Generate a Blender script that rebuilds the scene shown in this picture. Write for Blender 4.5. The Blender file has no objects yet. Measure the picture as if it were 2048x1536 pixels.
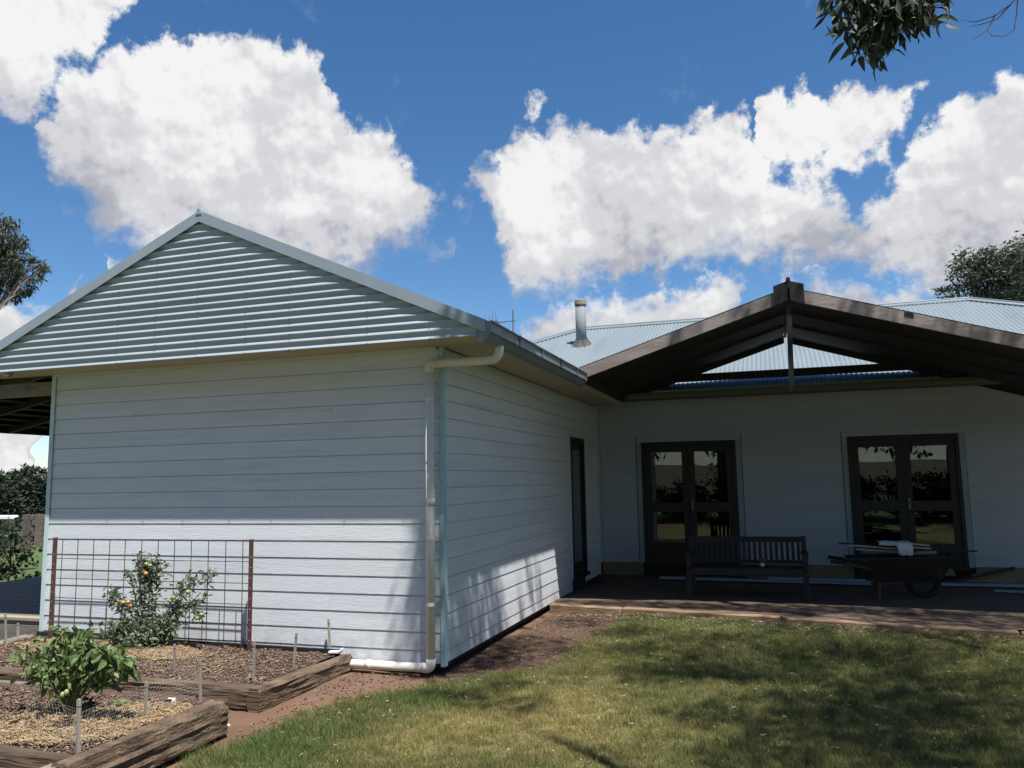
import bpy, math, random
import numpy as np
from mathutils import Vector, Matrix, noise as mnoise, Euler

random.seed(7); rng = np.random.default_rng(7)
scene = bpy.context.scene
COL = scene.collection
R = math.radians

# ---------------------------------------------------------------- camera
CAM = np.array([2.983, -7.002, 1.552])
RT = np.array([0.95022759, 0.31108242, -0.01718268])
UP = np.array([0.05383637, -0.10962614, 0.99251386])
FW = np.array([-0.30686995, 0.94403911, 0.12091733])
FPX = 1590.08                                     # focal length in pixels of the 2048 wide photograph
cd = bpy.data.cameras.new("camera"); cam = bpy.data.objects.new("camera", cd); COL.objects.link(cam)
cd.sensor_width = 36.0; cd.lens = 36.0 * FPX / 2048.0
cd.clip_start = 0.05; cd.clip_end = 3000
M = Matrix(((RT[0], UP[0], -FW[0], CAM[0]), (RT[1], UP[1], -FW[1], CAM[1]), (RT[2], UP[2], -FW[2], CAM[2]), (0, 0, 0, 1)))
cam.matrix_world = M
scene.camera = cam

def at(u, v, ax, val):
    """point of the place where the sight line of photo pixel (u, v) meets the plane axis ax = val"""
    d = (u - 1024) / FPX * RT - (v - 768) / FPX * UP + FW
    t = (val - CAM[ax]) / d[ax]
    return CAM + t * d

# ---------------------------------------------------------------- light
SUNV = np.array([0.294, -0.276, 1.0])             # direction towards the sun
SUNV = SUNV / np.linalg.norm(SUNV)
EXPOSURE = 1.0
SUN_STRENGTH = 4.2
SKY_STRENGTH = 0.068
CLOUD_STRENGTH = 0.42

sl = bpy.data.lights.new("sun", 'SUN'); so = bpy.data.objects.new("sun", sl); COL.objects.link(so)
sl.energy = SUN_STRENGTH; sl.angle = R(0.53); sl.color = (1.0, 0.955, 0.88)
so.location = (4, -6, 30)
so.rotation_euler = Vector(SUNV).to_track_quat('Z', 'Y').to_euler()

scene.view_settings.view_transform = 'Standard'
scene.view_settings.look = 'None'
scene.view_settings.exposure = EXPOSURE
scene.view_settings.gamma = 1.0
scene.view_settings.use_curve_mapping = False
try:
    scene.cycles.max_bounces = 6; scene.cycles.diffuse_bounces = 3; scene.cycles.glossy_bounces = 3
    scene.cycles.transparent_max_bounces = 6; scene.cycles.transmission_bounces = 4
    scene.cycles.use_denoising = True
except Exception:
    pass

# three layers of cumulus: tops and bases over azimuth (azimuth -62..26 deg and elevation -5..40 deg scaled to 0..1)
A0, A1 = -62.0, 26.0
SKYLINES = [([(0.1301, 0.5058), (0.137, 0.5883), (0.1406, 0.6251), (0.1476, 0.6629), (0.1597, 0.6944), (0.1758, 0.7198), (0.1961, 0.7378), (0.2171, 0.7562), (0.2466, 0.7616), (0.2769, 0.775), (0.3045, 0.7774), (0.3247, 0.7733), (0.3433, 0.7549), (0.3505, 0.7174), (0.3664, 0.6828), (0.3851, 0.68), (0.4018, 0.6724), (0.4187, 0.6419), (0.4334, 0.6059), (0.445, 0.5614), (0.4519, 0.4684), (0.4563, 0.524), (0.4631, 0.6118), (0.4738, 0.6245), (0.4868, 0.6361), (0.4954, 0.6448), (0.5071, 0.659), (0.5365, 0.6733), (0.5578, 0.6701), (0.5791, 0.6706), (0.5961, 0.6741), (0.6172, 0.6751), (0.6417, 0.6608), (0.6622, 0.6636), (0.674, 0.6805), (0.6887, 0.6755), (0.7016, 0.6442), (0.7115, 0.5864), (0.7298, 0.5622), (0.7516, 0.5455), (0.7688, 0.5178), (0.7778, 0.4882), (0.7904, 0.5253), (0.8088, 0.5537), (0.8274, 0.5952), (0.8417, 0.6188), (0.856, 0.6476), (0.8738, 0.6552), (0.8924, 0.6417), (0.9199, 0.596), (0.9395, 0.4934), (0.9463, 0.3447)], [(0.1304, 0.6613), (0.1372, 0.5787), (0.1423, 0.5643), (0.1512, 0.5276), (0.1647, 0.5013), (0.182, 0.4645), (0.2027, 0.4374), (0.2236, 0.4306), (0.2522, 0.428), (0.2817, 0.4322), (0.3083, 0.4331), (0.3277, 0.4298), (0.3455, 0.4275), (0.3522, 0.4295), (0.3674, 0.4383), (0.3856, 0.4394), (0.4019, 0.4773), (0.4185, 0.4857), (0.4331, 0.5077), (0.4449, 0.531), (0.4517, 0.6239), (0.4562, 0.6796), (0.463, 0.5917), (0.4733, 0.5555), (0.4857, 0.5133), (0.4937, 0.4548), (0.5045, 0.4009), (0.5329, 0.3981), (0.5538, 0.4047), (0.5746, 0.411), (0.5912, 0.4173), (0.6117, 0.4191), (0.636, 0.42), (0.656, 0.4211), (0.6671, 0.4248), (0.6816, 0.424), (0.695, 0.4202), (0.7064, 0.4181), (0.7251, 0.4146), (0.7472, 0.4123), (0.7652, 0.412), (0.7749, 0.4061), (0.7854, 0.3892), (0.802, 0.3746), (0.8182, 0.3636), (0.831, 0.3591), (0.8435, 0.3539), (0.8603, 0.3496), (0.879, 0.3446), (0.9079, 0.3398), (0.9327, 0.3516), (0.9396, 0.5003)]),
([(0.0674, 0.634), (0.0742, 0.7684), (0.1078, 0.8217), (0.12, 0.8286), (0.131, 0.8345), (0.1424, 0.8348), (0.1656, 0.8406), (0.1802, 0.8121), (0.1951, 0.8064), (0.2019, 0.7136), (0.4458, 0.472), (0.4526, 0.5554), (0.4607, 0.5616), (0.4703, 0.5495), (0.4772, 0.4572), (0.5069, 0.6151), (0.5137, 0.7089), (0.5252, 0.7259), (0.5372, 0.723), (0.544, 0.634), (0.6968, 0.5235), (0.7036, 0.6083), (0.7107, 0.6612), (0.7261, 0.6787), (0.7416, 0.6846), (0.7594, 0.6597), (0.7711, 0.677), (0.7857, 0.6794), (0.8067, 0.671), (0.8268, 0.6598), (0.8324, 0.6489), (0.8392, 0.5663)], [(0.0715, 0.7896), (0.0783, 0.6552), (0.1156, 0.5851), (0.1279, 0.5785), (0.1382, 0.6004), (0.1475, 0.666), (0.1699, 0.6897), (0.182, 0.746), (0.1959, 0.7763), (0.2027, 0.8691), (0.4457, 0.6275), (0.4526, 0.5441), (0.4605, 0.5327), (0.4702, 0.5204), (0.477, 0.6127), (0.5065, 0.7706), (0.5133, 0.6768), (0.5245, 0.6762), (0.5369, 0.7005), (0.5437, 0.7895), (0.6964, 0.679), (0.7032, 0.5942), (0.7078, 0.5679), (0.7217, 0.5449), (0.7365, 0.5368), (0.755, 0.536), (0.7661, 0.5413), (0.7806, 0.5473), (0.8018, 0.5507), (0.8255, 0.6291), (0.832, 0.6393), (0.8388, 0.7219)]),
([(0.0981, 0.218), (0.105, 0.3485), (0.1159, 0.3694), (0.1335, 0.3759), (0.1548, 0.3581), (0.1616, 0.2319), (0.3364, 0.3732), (0.3432, 0.4746), (0.3672, 0.4751), (0.3856, 0.4456), (0.3924, 0.3562), (0.4104, 0.3753), (0.4172, 0.4609), (0.433, 0.4745), (0.4506, 0.4864), (0.4574, 0.4001), (0.705, 0.2927), (0.7118, 0.4081), (0.7473, 0.416), (0.7753, 0.398), (0.7993, 0.3931), (0.8217, 0.3698), (0.8285, 0.264)], [(0.1011, 0.3735), (0.1079, 0.243), (0.1195, 0.2374), (0.137, 0.2389), (0.1571, 0.2613), (0.1639, 0.3875), (0.3367, 0.5287), (0.3435, 0.4273), (0.3675, 0.4174), (0.3857, 0.4223), (0.3925, 0.5117), (0.4104, 0.5309), (0.4172, 0.4453), (0.433, 0.4512), (0.4505, 0.4693), (0.4574, 0.5557), (0.7028, 0.4482), (0.7096, 0.3328), (0.7438, 0.3051), (0.7717, 0.2934), (0.7958, 0.2966), (0.8196, 0.3137), (0.8264, 0.4195)]),
([(0.093, 0.0135), (0.0998, 0.2356), (0.1195, 0.2374), (0.1431, 0.2359), (0.1568, 0.2872), (0.1637, 0.384), (0.171, 0.4411), (0.1741, 0.2347), (0.1804, 0.4593), (0.1809, 0.0059), (0.1905, 0.4574), (0.2034, 0.4375), (0.2102, 0.3134), (0.5048, 0.2556), (0.5116, 0.3633), (0.5328, 0.3933), (0.5621, 0.4104), (0.595, 0.4013), (0.6278, 0.4133), (0.664, 0.4268), (0.6759, 0.4295), (0.689, 0.4121), (0.6958, 0.3039)], [(0.1012, 0.169), (0.108, 0.0), (0.1274, 0.0), (0.1504, 0.0), (0.1577, 0.4427), (0.1646, 0.3459), (0.1735, 0.3332), (0.1807, 0.0), (0.1833, 0.3275), (0.1875, 0.1614), (0.1932, 0.3288), (0.2052, 0.3448), (0.212, 0.4689), (0.5042, 0.4112), (0.511, 0.3035), (0.5317, 0.3026), (0.5605, 0.301), (0.5931, 0.2988), (0.6253, 0.2962), (0.6607, 0.2928), (0.6727, 0.307), (0.6874, 0.3513), (0.6942, 0.4595)]),
]

world = bpy.data.worlds.new("World"); scene.world = world; world.use_nodes = True
try:
    world.cycles.sampling_method = 'MANUAL'; world.cycles.sample_map_resolution = 256
except Exception:
    pass

def build_sky():
    t = world.node_tree; n = t.nodes; l = t.links; n.clear()
    def mth(op, a, b=None, c=None, clamp=False):
        x = n.new('ShaderNodeMath'); x.operation = op; x.use_clamp = clamp
        for i, q in enumerate((a, b, c)):
            if q is None: continue
            if isinstance(q, (int, float)): x.inputs[i].default_value = q
            else: l.new(q, x.inputs[i])
        return x.outputs[0]
    def smooth(x, a, b, lo=0.0, hi=1.0):
        mr = n.new('ShaderNodeMapRange'); mr.interpolation_type = 'SMOOTHSTEP'
        l.new(x, mr.inputs['Value']); mr.inputs['From Min'].default_value = a; mr.inputs['From Max'].default_value = b
        mr.inputs['To Min'].default_value = lo; mr.inputs['To Max'].default_value = hi
        return mr.outputs['Result']
    tc = n.new('ShaderNodeTexCoord'); sp = n.new('ShaderNodeSeparateXYZ'); l.new(tc.outputs['Generated'], sp.inputs[0])
    az = mth('MULTIPLY', mth('ARCTAN2', sp.outputs[0], sp.outputs[1]), 180 / math.pi)
    el = mth('MULTIPLY', mth('ARCSINE', sp.outputs[2]), 180 / math.pi)
    cb = n.new('ShaderNodeCombineXYZ'); l.new(az, cb.inputs[0]); l.new(el, cb.inputs[1])
    def noise3(scale, detail, rough, off=(0, 0, 0), src=None):
        o = n.new('ShaderNodeVectorMath'); o.operation = 'ADD'; l.new(src or cb.outputs[0], o.inputs[0]); o.inputs[1].default_value = off
        x = n.new('ShaderNodeTexNoise'); x.inputs['Scale'].default_value = scale; x.inputs['Detail'].default_value = detail; x.inputs['Roughness'].default_value = rough
        l.new(o.outputs[0], x.inputs['Vector']); return x
    # billowing edges: the sky position is warped by noise before the outlines are read
    w = noise3(.16, 2, .5); w2 = n.new('ShaderNodeSeparateColor'); l.new(w.outputs['Color'], w2.inputs[0])
    w3 = noise3(.62, 5, .60, (17, 5, 2)); w4 = n.new('ShaderNodeSeparateColor'); l.new(w3.outputs['Color'], w4.inputs[0])
    waz = mth('MULTIPLY_ADD', mth('SUBTRACT', w4.outputs[0], .5), 3.0, mth('MULTIPLY_ADD', mth('SUBTRACT', w2.outputs[0], .5), 3.0, az))
    wel = mth('MULTIPLY_ADD', mth('SUBTRACT', w4.outputs[1], .5), 2.6, mth('MULTIPLY_ADD', mth('SUBTRACT', w2.outputs[1], .5), 2.4, el))
    wrap = mth('FRACT', mth('MULTIPLY', mth('SUBTRACT', waz, A0), 1 / (A1 - A0)))
    def curve(pts, x):
        f = n.new('ShaderNodeFloatCurve'); m = f.mapping; m.use_clip = False; c = m.curves[0]
        pts = [(0.0, .3)] + list(pts) + [(1.0, .3)]
        c.points[0].location = pts[0]; c.points[1].location = pts[-1]
        for p in pts[1:-1]: c.points.new(*p)
        for p in c.points: p.handle_type = 'VECTOR'
        m.update(); l.new(x, f.inputs['Value']); f.inputs['Factor'].default_value = 1
        return mth('MULTIPLY_ADD', f.outputs[0], 45.0, -5.0)
    F = None; H = None
    for tp, bt in SKYLINES:
        ct = curve(tp, wrap); cbm = curve(bt, wrap)
        up = mth('SUBTRACT', ct, wel); dn = mth('SUBTRACT', wel, cbm)
        f = mth('MINIMUM', mth('MULTIPLY', up, .42), mth('MULTIPLY', dn, .34))
        f = mth('MINIMUM', f, 1.0)
        h = mth('MULTIPLY', dn, .125)
        H = h if H is None else mth('MAXIMUM', mth('MINIMUM', H, 1.2), mth('MULTIPLY', h, mth('GREATER_THAN', f, -.15)))
        F = f if F is None else mth('MAXIMUM', F, f)
    src = n.new('ShaderNodeCombineXYZ'); l.new(waz, src.inputs[0]); l.new(wel, src.inputs[1])
    fine = noise3(.62, 7, .62)
    bil = n.new('ShaderNodeTexVoronoi'); bil.feature = 'SMOOTH_F1'; bil.inputs['Scale'].default_value = .42; bil.inputs['Detail'].default_value = 2; bil.inputs['Smoothness'].default_value = .6; l.new(src.outputs[0], bil.inputs['Vector'])
    dens_f = mth('ADD', F, mth('MULTIPLY', mth('SUBTRACT', fine.outputs['Fac'], .5), 1.6))
    dens_f = mth('ADD', dens_f, mth('MULTIPLY', mth('SUBTRACT', .42, bil.outputs['Distance']), .45))
    sft = noise3(.2, 2, .5, (3, 8, 1)); dens = smooth(mth('DIVIDE', dens_f, mth('MULTIPLY', mth('MULTIPLY_ADD', sft.outputs['Fac'], 1.3, .35), smooth(H, .15, .9, 1.25, .62))), -.24, .50)
    # wisps in the blue
    wz_ = noise3(.16, 8, .66, (31, 7, 3)); wisp = smooth(wz_.outputs['Fac'], .60, .80, 0, .22)
    dens = mth('MAXIMUM', dens, wisp)
    # lit from high up behind the camera: bright heads, soft grey bases, billows catching the light
    b0 = noise3(.24, 4, .5); b1 = noise3(.24, 4, .5, (.5, 1.0, 0))
    relief = mth('MULTIPLY', mth('SUBTRACT', b0.outputs['Fac'], b1.outputs['Fac']), 1.25)
    patch = noise3(.125, 4, .55, (9, 2, 5))
    lum = mth('ADD', mth('MULTIPLY', smooth(H, -.10, .85), .62), .12)
    lum = mth('ADD', lum, mth('MULTIPLY', mth('SUBTRACT', patch.outputs['Fac'], .5), 1.75))
    lum = mth('ADD', lum, relief)
    lum = mth('ADD', lum, mth('MULTIPLY', mth('SUBTRACT', .42, bil.outputs['Distance']), .10))
    fine_b = noise3(.62, 5, .60, (.20, .50, 0)); lum = mth('ADD', lum, mth('MULTIPLY', mth('SUBTRACT', fine.outputs['Fac'], fine_b.outputs['Fac']), .75))
    cr = n.new('ShaderNodeValToRGB'); l.new(lum, cr.inputs[0])
    cr.color_ramp.interpolation = 'EASE'
    cr.color_ramp.elements[0].position = 0.0; cr.color_ramp.elements[0].color = (.52, .53, .60, 1)
    cr.color_ramp.elements[1].position = .92; cr.color_ramp.elements[1].color = (1.08, 1.08, 1.08, 1)
    e = cr.color_ramp.elements.new(0.45); e.color = (.80, .805, .845, 1)
    sky = n.new('ShaderNodeTexSky'); sky.sky_type = 'NISHITA'; sky.sun_disc = False
    sky.sun_elevation = math.asin(SUNV[2]); sky.sun_rotation = math.atan2(SUNV[0], SUNV[1])
    sky.altitude = 900; sky.air_density = 1.0; sky.dust_density = 0.1; sky.ozone_density = 2.6
    hs = n.new('ShaderNodeHueSaturation'); hs.inputs['Saturation'].default_value = 1.22; l.new(sky.outputs[0], hs.inputs['Color'])
    b1_ = n.new('ShaderNodeBackground'); l.new(hs.outputs[0], b1_.inputs[0]); b1_.inputs[1].default_value = SKY_STRENGTH
    b2_ = n.new('ShaderNodeBackground'); l.new(cr.outputs[0], b2_.inputs[0]); b2_.inputs[1].default_value = CLOUD_STRENGTH
    mx = n.new('ShaderNodeMixShader'); l.new(dens, mx.inputs[0]); l.new(b1_.outputs[0], mx.inputs[1]); l.new(b2_.outputs[0], mx.inputs[2])
    out = n.new('ShaderNodeOutputWorld'); l.new(mx.outputs[0], out.inputs[0])
build_sky()

# ---------------------------------------------------------------- materials
def mat(name, c1, c2=None, scale=6.0, stretch=(1, 1, 1), rough=0.7, metal=0.0, bump=0.0, bscale=None, rand=0.0, detail=5, c3=None, c3scale=1.0, c3amt=(0.55, 0.72), spec=0.5, transl=0.0, attr=None):
    m = bpy.data.materials.new(name); m.use_nodes = True
    t = m.node_tree; n = t.nodes; l = t.links
    b = n['Principled BSDF']; b.inputs['Roughness'].default_value = rough; b.inputs['Metallic'].default_value = metal
    b.inputs['Specular IOR Level'].default_value = spec
    tc = n.new('ShaderNodeTexCoord'); mp = n.new('ShaderNodeMapping'); l.new(tc.outputs['Object'], mp.inputs[0]); mp.inputs['Scale'].default_value = stretch
    oi = n.new('ShaderNodeObjectInfo')
    ro = n.new('ShaderNodeVectorMath'); ro.operation = 'SCALE'; ro.inputs[0].default_value = (37, 19, 53); l.new(oi.outputs['Random'], ro.inputs['Scale'])
    l.new(ro.outputs[0], mp.inputs['Location'])
    nz = n.new('ShaderNodeTexNoise'); nz.inputs['Scale'].default_value = scale; nz.inputs['Detail'].default_value = detail; nz.inputs['Roughness'].default_value = 0.62
    l.new(mp.outputs[0], nz.inputs['Vector'])
    if attr:
        at_ = n.new('ShaderNodeAttribute'); at_.attribute_name = attr; cur = at_.outputs['Color']
    else:
        cr = n.new('ShaderNodeMix'); cr.data_type = 'RGBA'
        mr = n.new('ShaderNodeMapRange'); mr.inputs['From Min'].default_value = .33; mr.inputs['From Max'].default_value = .67
        l.new(nz.outputs['Fac'], mr.inputs['Value']); l.new(mr.outputs[0], cr.inputs['Factor'])
        cr.inputs['A'].default_value = (*c1, 1); cr.inputs['B'].default_value = (*(c2 or c1), 1); cur = cr.outputs['Result']
    if c3:
        n3 = n.new('ShaderNodeTexNoise'); n3.inputs['Scale'].default_value = c3scale; n3.inputs['Detail'].default_value = 6; n3.inputs['Roughness'].default_value = .65
        l.new(mp.outputs[0], n3.inputs['Vector'])
        r3 = n.new('ShaderNodeMapRange'); r3.inputs['From Min'].default_value = c3amt[0]; r3.inputs['From Max'].default_value = c3amt[1]; l.new(n3.outputs['Fac'], r3.inputs['Value'])
        x3 = n.new('ShaderNodeMix'); x3.data_type = 'RGBA'; l.new(r3.outputs[0], x3.inputs['Factor']); l.new(cur, x3.inputs['A']); x3.inputs['B'].default_value = (*c3, 1); cur = x3.outputs['Result']
    if rand:
        h = n.new('ShaderNodeHueSaturation'); l.new(cur, h.inputs['Color'])
        v = n.new('ShaderNodeMapRange'); l.new(oi.outputs['Random'], v.inputs['Value']); v.inputs['To Min'].default_value = 1 - rand; v.inputs['To Max'].default_value = 1 + rand
        l.new(v.outputs[0], h.inputs['Value']); cur = h.outputs[0]
    l.new(cur, b.inputs['Base Color'])
    if bump:
        nb = n.new('ShaderNodeTexNoise'); nb.inputs['Scale'].default_value = bscale or scale * 4; nb.inputs['Detail'].default_value = 5; l.new(mp.outputs[0], nb.inputs['Vector'])
        bp = n.new('ShaderNodeBump'); bp.inputs['Strength'].default_value = bump; bp.inputs['Distance'].default_value = 0.02; l.new(nb.outputs['Fac'], bp.inputs['Height']); l.new(bp.outputs[0], b.inputs['Normal'])
    if transl:
        tr = n.new('ShaderNodeBsdfTranslucent'); l.new(cur, tr.inputs['Color'])
        ms = n.new('ShaderNodeMixShader'); ms.inputs[0].default_value = transl; l.new(b.outputs[0], ms.inputs[1]); l.new(tr.outputs[0], ms.inputs[2])
        l.new(ms.outputs[0], n['Material Output'].inputs[0])
    return m

MT = {}
MT['board'] = mat('painted_board', (.595, .64, .69), (.67, .71, .755), scale=3, stretch=(.35, .35, 5), rough=.6, bump=.16, bscale=30, rand=.025, c3=(.44, .455, .46), c3scale=2.0, c3amt=(.56, .88))
def splash(m):
    t = m.node_tree; n = t.nodes; l = t.links; b = n['Principled BSDF']; src = b.inputs['Base Color'].links[0].from_socket
    ge = n.new('ShaderNodeNewGeometry'); sp = n.new('ShaderNodeSeparateXYZ'); l.new(ge.outputs['Position'], sp.inputs[0])
    r = n.new('ShaderNodeMapRange'); r.inputs['From Min'].default_value = .30; r.inputs['From Max'].default_value = -.14; l.new(sp.outputs[2], r.inputs['Value'])
    nz = n.new('ShaderNodeTexNoise'); nz.inputs['Scale'].default_value = 5; nz.inputs['Detail'].default_value = 7; nz.inputs['Roughness'].default_value = .7; l.new(ge.outputs['Position'], nz.inputs['Vector'])
    k = n.new('ShaderNodeMapRange'); k.inputs['From Min'].default_value = .42; k.inputs['From Max'].default_value = .75; k.inputs['To Max'].default_value = .75; l.new(nz.outputs['Fac'], k.inputs['Value'])
    f = n.new('ShaderNodeMath'); f.operation = 'MULTIPLY'; l.new(r.outputs[0], f.inputs[0]); l.new(k.outputs[0], f.inputs[1])
    x = n.new('ShaderNodeMix'); x.data_type = 'RGBA'; l.new(f.outputs[0], x.inputs['Factor']); l.new(src, x.inputs['A']); x.inputs['B'].default_value = (.30, .22, .16, 1); l.new(x.outputs['Result'], b.inputs['Base Color'])
splash(MT['board'])
MT['board_shade_tint'] = mat('painted_board_shade_tinted', (.38, .43, .48), (.43, .48, .53), scale=3, stretch=(.35, .35, 5), rough=.6, bump=.10, bscale=30, rand=.03)  # wall paint darkened: the shade under the pergola is put into its colour
MT['aqua'] = mat('pale_blue_primer', (.34, .54, .62), (.42, .60, .67), scale=5, stretch=(1, 1, .3), rough=.55, bump=.05, rand=.03)
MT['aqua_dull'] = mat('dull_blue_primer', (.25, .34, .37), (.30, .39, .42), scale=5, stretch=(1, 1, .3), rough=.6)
MT['aqua_sunlit'] = mat('pale_blue_primer_sunlit', (.50, .64, .68), (.56, .68, .71), scale=5, stretch=(1, 1, .3), rough=.55, bump=.05)  # paler copy of the primer: sun on the left corner put into the colour
MT['pvc'] = mat('cream_pipe', (.66, .65, .61), (.72, .71, .67), scale=8, rough=.7, spec=.25, c3=(.50, .47, .41), c3scale=9, c3amt=(.62, .85))
MT['soffit'] = mat('soffit_sheet', (.42, .375, .29), (.47, .42, .33), scale=1.5, rough=.75)
MT['gable_metal'] = mat('gable_corrugated_steel', (.35, .41, .455), (.39, .45, .495), scale=2, stretch=(.4, 1, 1), rough=.5, metal=.12, rand=.02, c3=(.28, .33, .35), c3scale=3, c3amt=(.6, .9))
MT['barge'] = mat('barge_steel', (.29, .355, .41), (.325, .39, .44), scale=2, rough=.5, metal=.2, rand=.02)
MT['roof'] = mat('roof_corrugated_steel', (.175, .215, .24), (.205, .245, .268), scale=1.2, stretch=(1, .25, .25), rough=.5, metal=.15, rand=.03, c3=(.15, .18, .195), c3scale=1.5, c3amt=(.55, .85))
MT['gutter'] = mat('gutter_steel', (.17, .215, .24), (.22, .265, .285), scale=5, stretch=(1, .3, 1), rough=.5, metal=.25, c3=(.11, .12, .12), c3scale=6, c3amt=(.58, .8))
MT['gutter_dark'] = mat('main_gutter_steel', (.10, .10, .095), (.13, .12, .11), scale=4, rough=.5, metal=.3)
MT['screw'] = mat('screw_heads', (.16, .18, .19), rough=.5, metal=.6)
MT['dark'] = mat('dark_subfloor', (.02, .018, .016), (.03, .026, .022), rough=.95)
MT['inner'] = mat('room_paint', (.04, .038, .035), (.05, .046, .042), rough=.9)
MT['stained'] = mat('stained_timber', (.011, .0095, .009), (.018, .015, .014), scale=5, stretch=(1, 1, .2), rough=.55, bump=.1, rand=.1)
MT['pergola'] = mat('brown_weathered_timber', (.19, .16, .148), (.31, .265, .245), scale=3.2, stretch=(.35, 1, 1.6), rough=.7, bump=.18, bscale=22, rand=.08, c3=(.05, .036, .03), c3scale=3.5, c3amt=(.62, .82))
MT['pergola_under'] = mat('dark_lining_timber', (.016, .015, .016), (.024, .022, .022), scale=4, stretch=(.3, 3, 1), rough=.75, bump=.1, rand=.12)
MT['flue'] = mat('flue_steel', (.17, .195, .205), (.215, .24, .25), scale=4, stretch=(1, 1, .3), rough=.8, metal=0.0, c3=(.12, .13, .135), c3scale=4)
MT['rust'] = mat('stained_cowl', (.24, .20, .14), (.32, .28, .2), scale=9, rough=.8, c3=(.11, .08, .05), c3scale=10)
MT['lead'] = mat('flue_flashing', (.05, .05, .053), (.085, .082, .082), scale=12, rough=.8, bump=.5, bscale=20)
MT['steel_dark'] = mat('dull_metal', (.14, .14, .15), (.2, .2, .2), rough=.5, metal=.6)
MT['picket'] = mat('brown_painted_steel', (.075, .035, .03), (.11, .05, .04), scale=14, rough=.6, c3=(.17, .12, .10), c3scale=30, c3amt=(.66, .75))
MT['wire'] = mat('rusty_wire', (.045, .032, .03), (.09, .05, .04), scale=20, rough=.7)
MT['netting'] = mat('galvanised_wire', (.20, .19, .175), (.27, .255, .24), rough=.6, metal=.4)
MT['sleeper'] = mat('weathered_sleeper', (.055, .036, .024), (.150, .104, .068), scale=5, stretch=(.22, 1.2, 2.6), rough=.9, bump=.8, bscale=26, rand=.1, c3=(.045, .029, .020), c3scale=4.0, c3amt=(.56, .68))
MT['sleeper_grey'] = mat('grey_sleeper', (.13, .105, .085), (.21, .175, .145), scale=5, stretch=(.22, 1.2, 2.6), rough=.9, bump=.6, bscale=26, rand=.1, c3=(.07, .055, .045), c3scale=4, c3amt=(.58, .70))
MT['edging'] = mat('edging_timber', (.20, .13, .08), (.30, .205, .13), scale=6, stretch=(.3, 2, 2), rough=.9, bump=.5, rand=.1, c3=(.10, .065, .04), c3scale=3)
MT['stake'] = mat('grey_stake_timber', (.22, .19, .16), (.32, .28, .24), scale=14, stretch=(1, 1, .2), rough=.85, rand=.12)
MT['deck'] = mat('deck_timber', (.13, .12, .115), (.2, .185, .17), scale=6, stretch=(.3, 2, 2), rough=.8, bump=.2, rand=.12)
MT['deck_sunlit'] = mat('sunlit_deck_timber', (.27, .225, .17), (.34, .29, .22), scale=6, stretch=(.3, 2, 2), rough=.85, bump=.2, rand=.06)  # deck timber made paler: sunlight on the front board is painted in
MT['straw'] = mat('straw_pieces', (.42, .29, .14), (.55, .40, .2), rough=.8, attr='Col')
MT['chips'] = mat('bark_chips', (.2, .13, .09), (.3, .2, .13), rough=.95, attr='Col')
MT['soil'] = mat('garden_soil', (.055, .034, .027), (.095, .059, .047), scale=22, rough=.97, bump=1.0, bscale=45, c3=(.14, .092, .07), c3scale=28, c3amt=(.58, .72))
MT['floor'] = mat('bare_earth_floor', (.085, .058, .043), (.13, .090, .068), scale=5, rough=.95, bump=.5, bscale=30, c3=(.17, .125, .09), c3scale=9, c3amt=(.58, .8))
MT['leaf'] = mat('leaf_foliage', (.1, .1, .1), rough=.62, attr='Col', transl=.28)
MT['bark'] = mat('tree_bark', (.13, .105, .085), (.22, .18, .15), scale=8, stretch=(2, 2, .4), rough=.9, bump=.5)
MT['stem'] = mat('green_stem', (.08, .12, .035), (.12, .15, .05), rough=.6)
MT['grass'] = mat('grass_blades', (.1, .1, .1), rough=.55, attr='Col', transl=.3, spec=.3)
MT['bench'] = mat('dark_bench_timber', (.013, .012, .0125), (.021, .019, .018), scale=6, stretch=(.3, 1, 1), rough=.6, rand=.12)
MT['tray'] = mat('wheelbarrow_tray', (.012, .012, .011), (.020, .018, .016), rough=.5, c3=(.06, .045, .03), c3scale=7)
MT['rubber'] = mat('black_rubber', (.012, .012, .013), (.018, .018, .018), rough=.85)
MT['hub'] = mat('wheel_hub', (.05, .05, .055), rough=.5, metal=.4)
MT['cloth'] = mat('white_cloth', (.60, .62, .66), (.68, .69, .72), scale=9, rough=.9)
MT['lath'] = mat('pale_lath', (.30, .31, .30), (.38, .39, .37), scale=5, rough=.8, rand=.15)
MT['lath_brown'] = mat('brown_lath', (.2, .15, .09), (.28, .21, .13), scale=5, rough=.8, rand=.15)
MT['plank'] = mat('primed_plank', (.26, .34, .40), (.32, .40, .46), scale=4, stretch=(.3, 1, 1), rough=.7, rand=.1)
MT['base_panel'] = mat('yellow_base_sheet', (.22, .17, .085), (.28, .22, .12), scale=3, rough=.85, rand=.1)
MT['mat'] = mat('dark_mat', (.025, .022, .02), (.04, .035, .03), scale=40, rough=.97, bump=.6)
MT['red'] = mat('red_plastic', (.24, .06, .05), (.3, .08, .07), rough=.4)
MT['white'] = mat('white_plastic', (.65, .66, .66), (.72, .72, .72), rough=.5)
MT['stone'] = mat('pale_stone', (.52, .48, .40), (.62, .58, .5), rough=.8)
MT['drystone'] = mat('fence_timber', (.10, .088, .075), (.18, .16, .14), scale=8, rough=.95, rand=.25, bump=.4)
MT['tin'] = mat('white_sheet', (.66, .68, .70), (.72, .74, .76), rough=.5)
MT['tom_red'] = mat('ripe_tomato', (.42, .09, .03), (.46, .14, .05), rough=.25)
MT['tom_orange'] = mat('orange_tomato', (.48, .25, .06), (.5, .30, .09), rough=.25)
MT['tom_green'] = mat('green_tomato', (.23, .28, .10), (.31, .33, .13), rough=.25)

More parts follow.
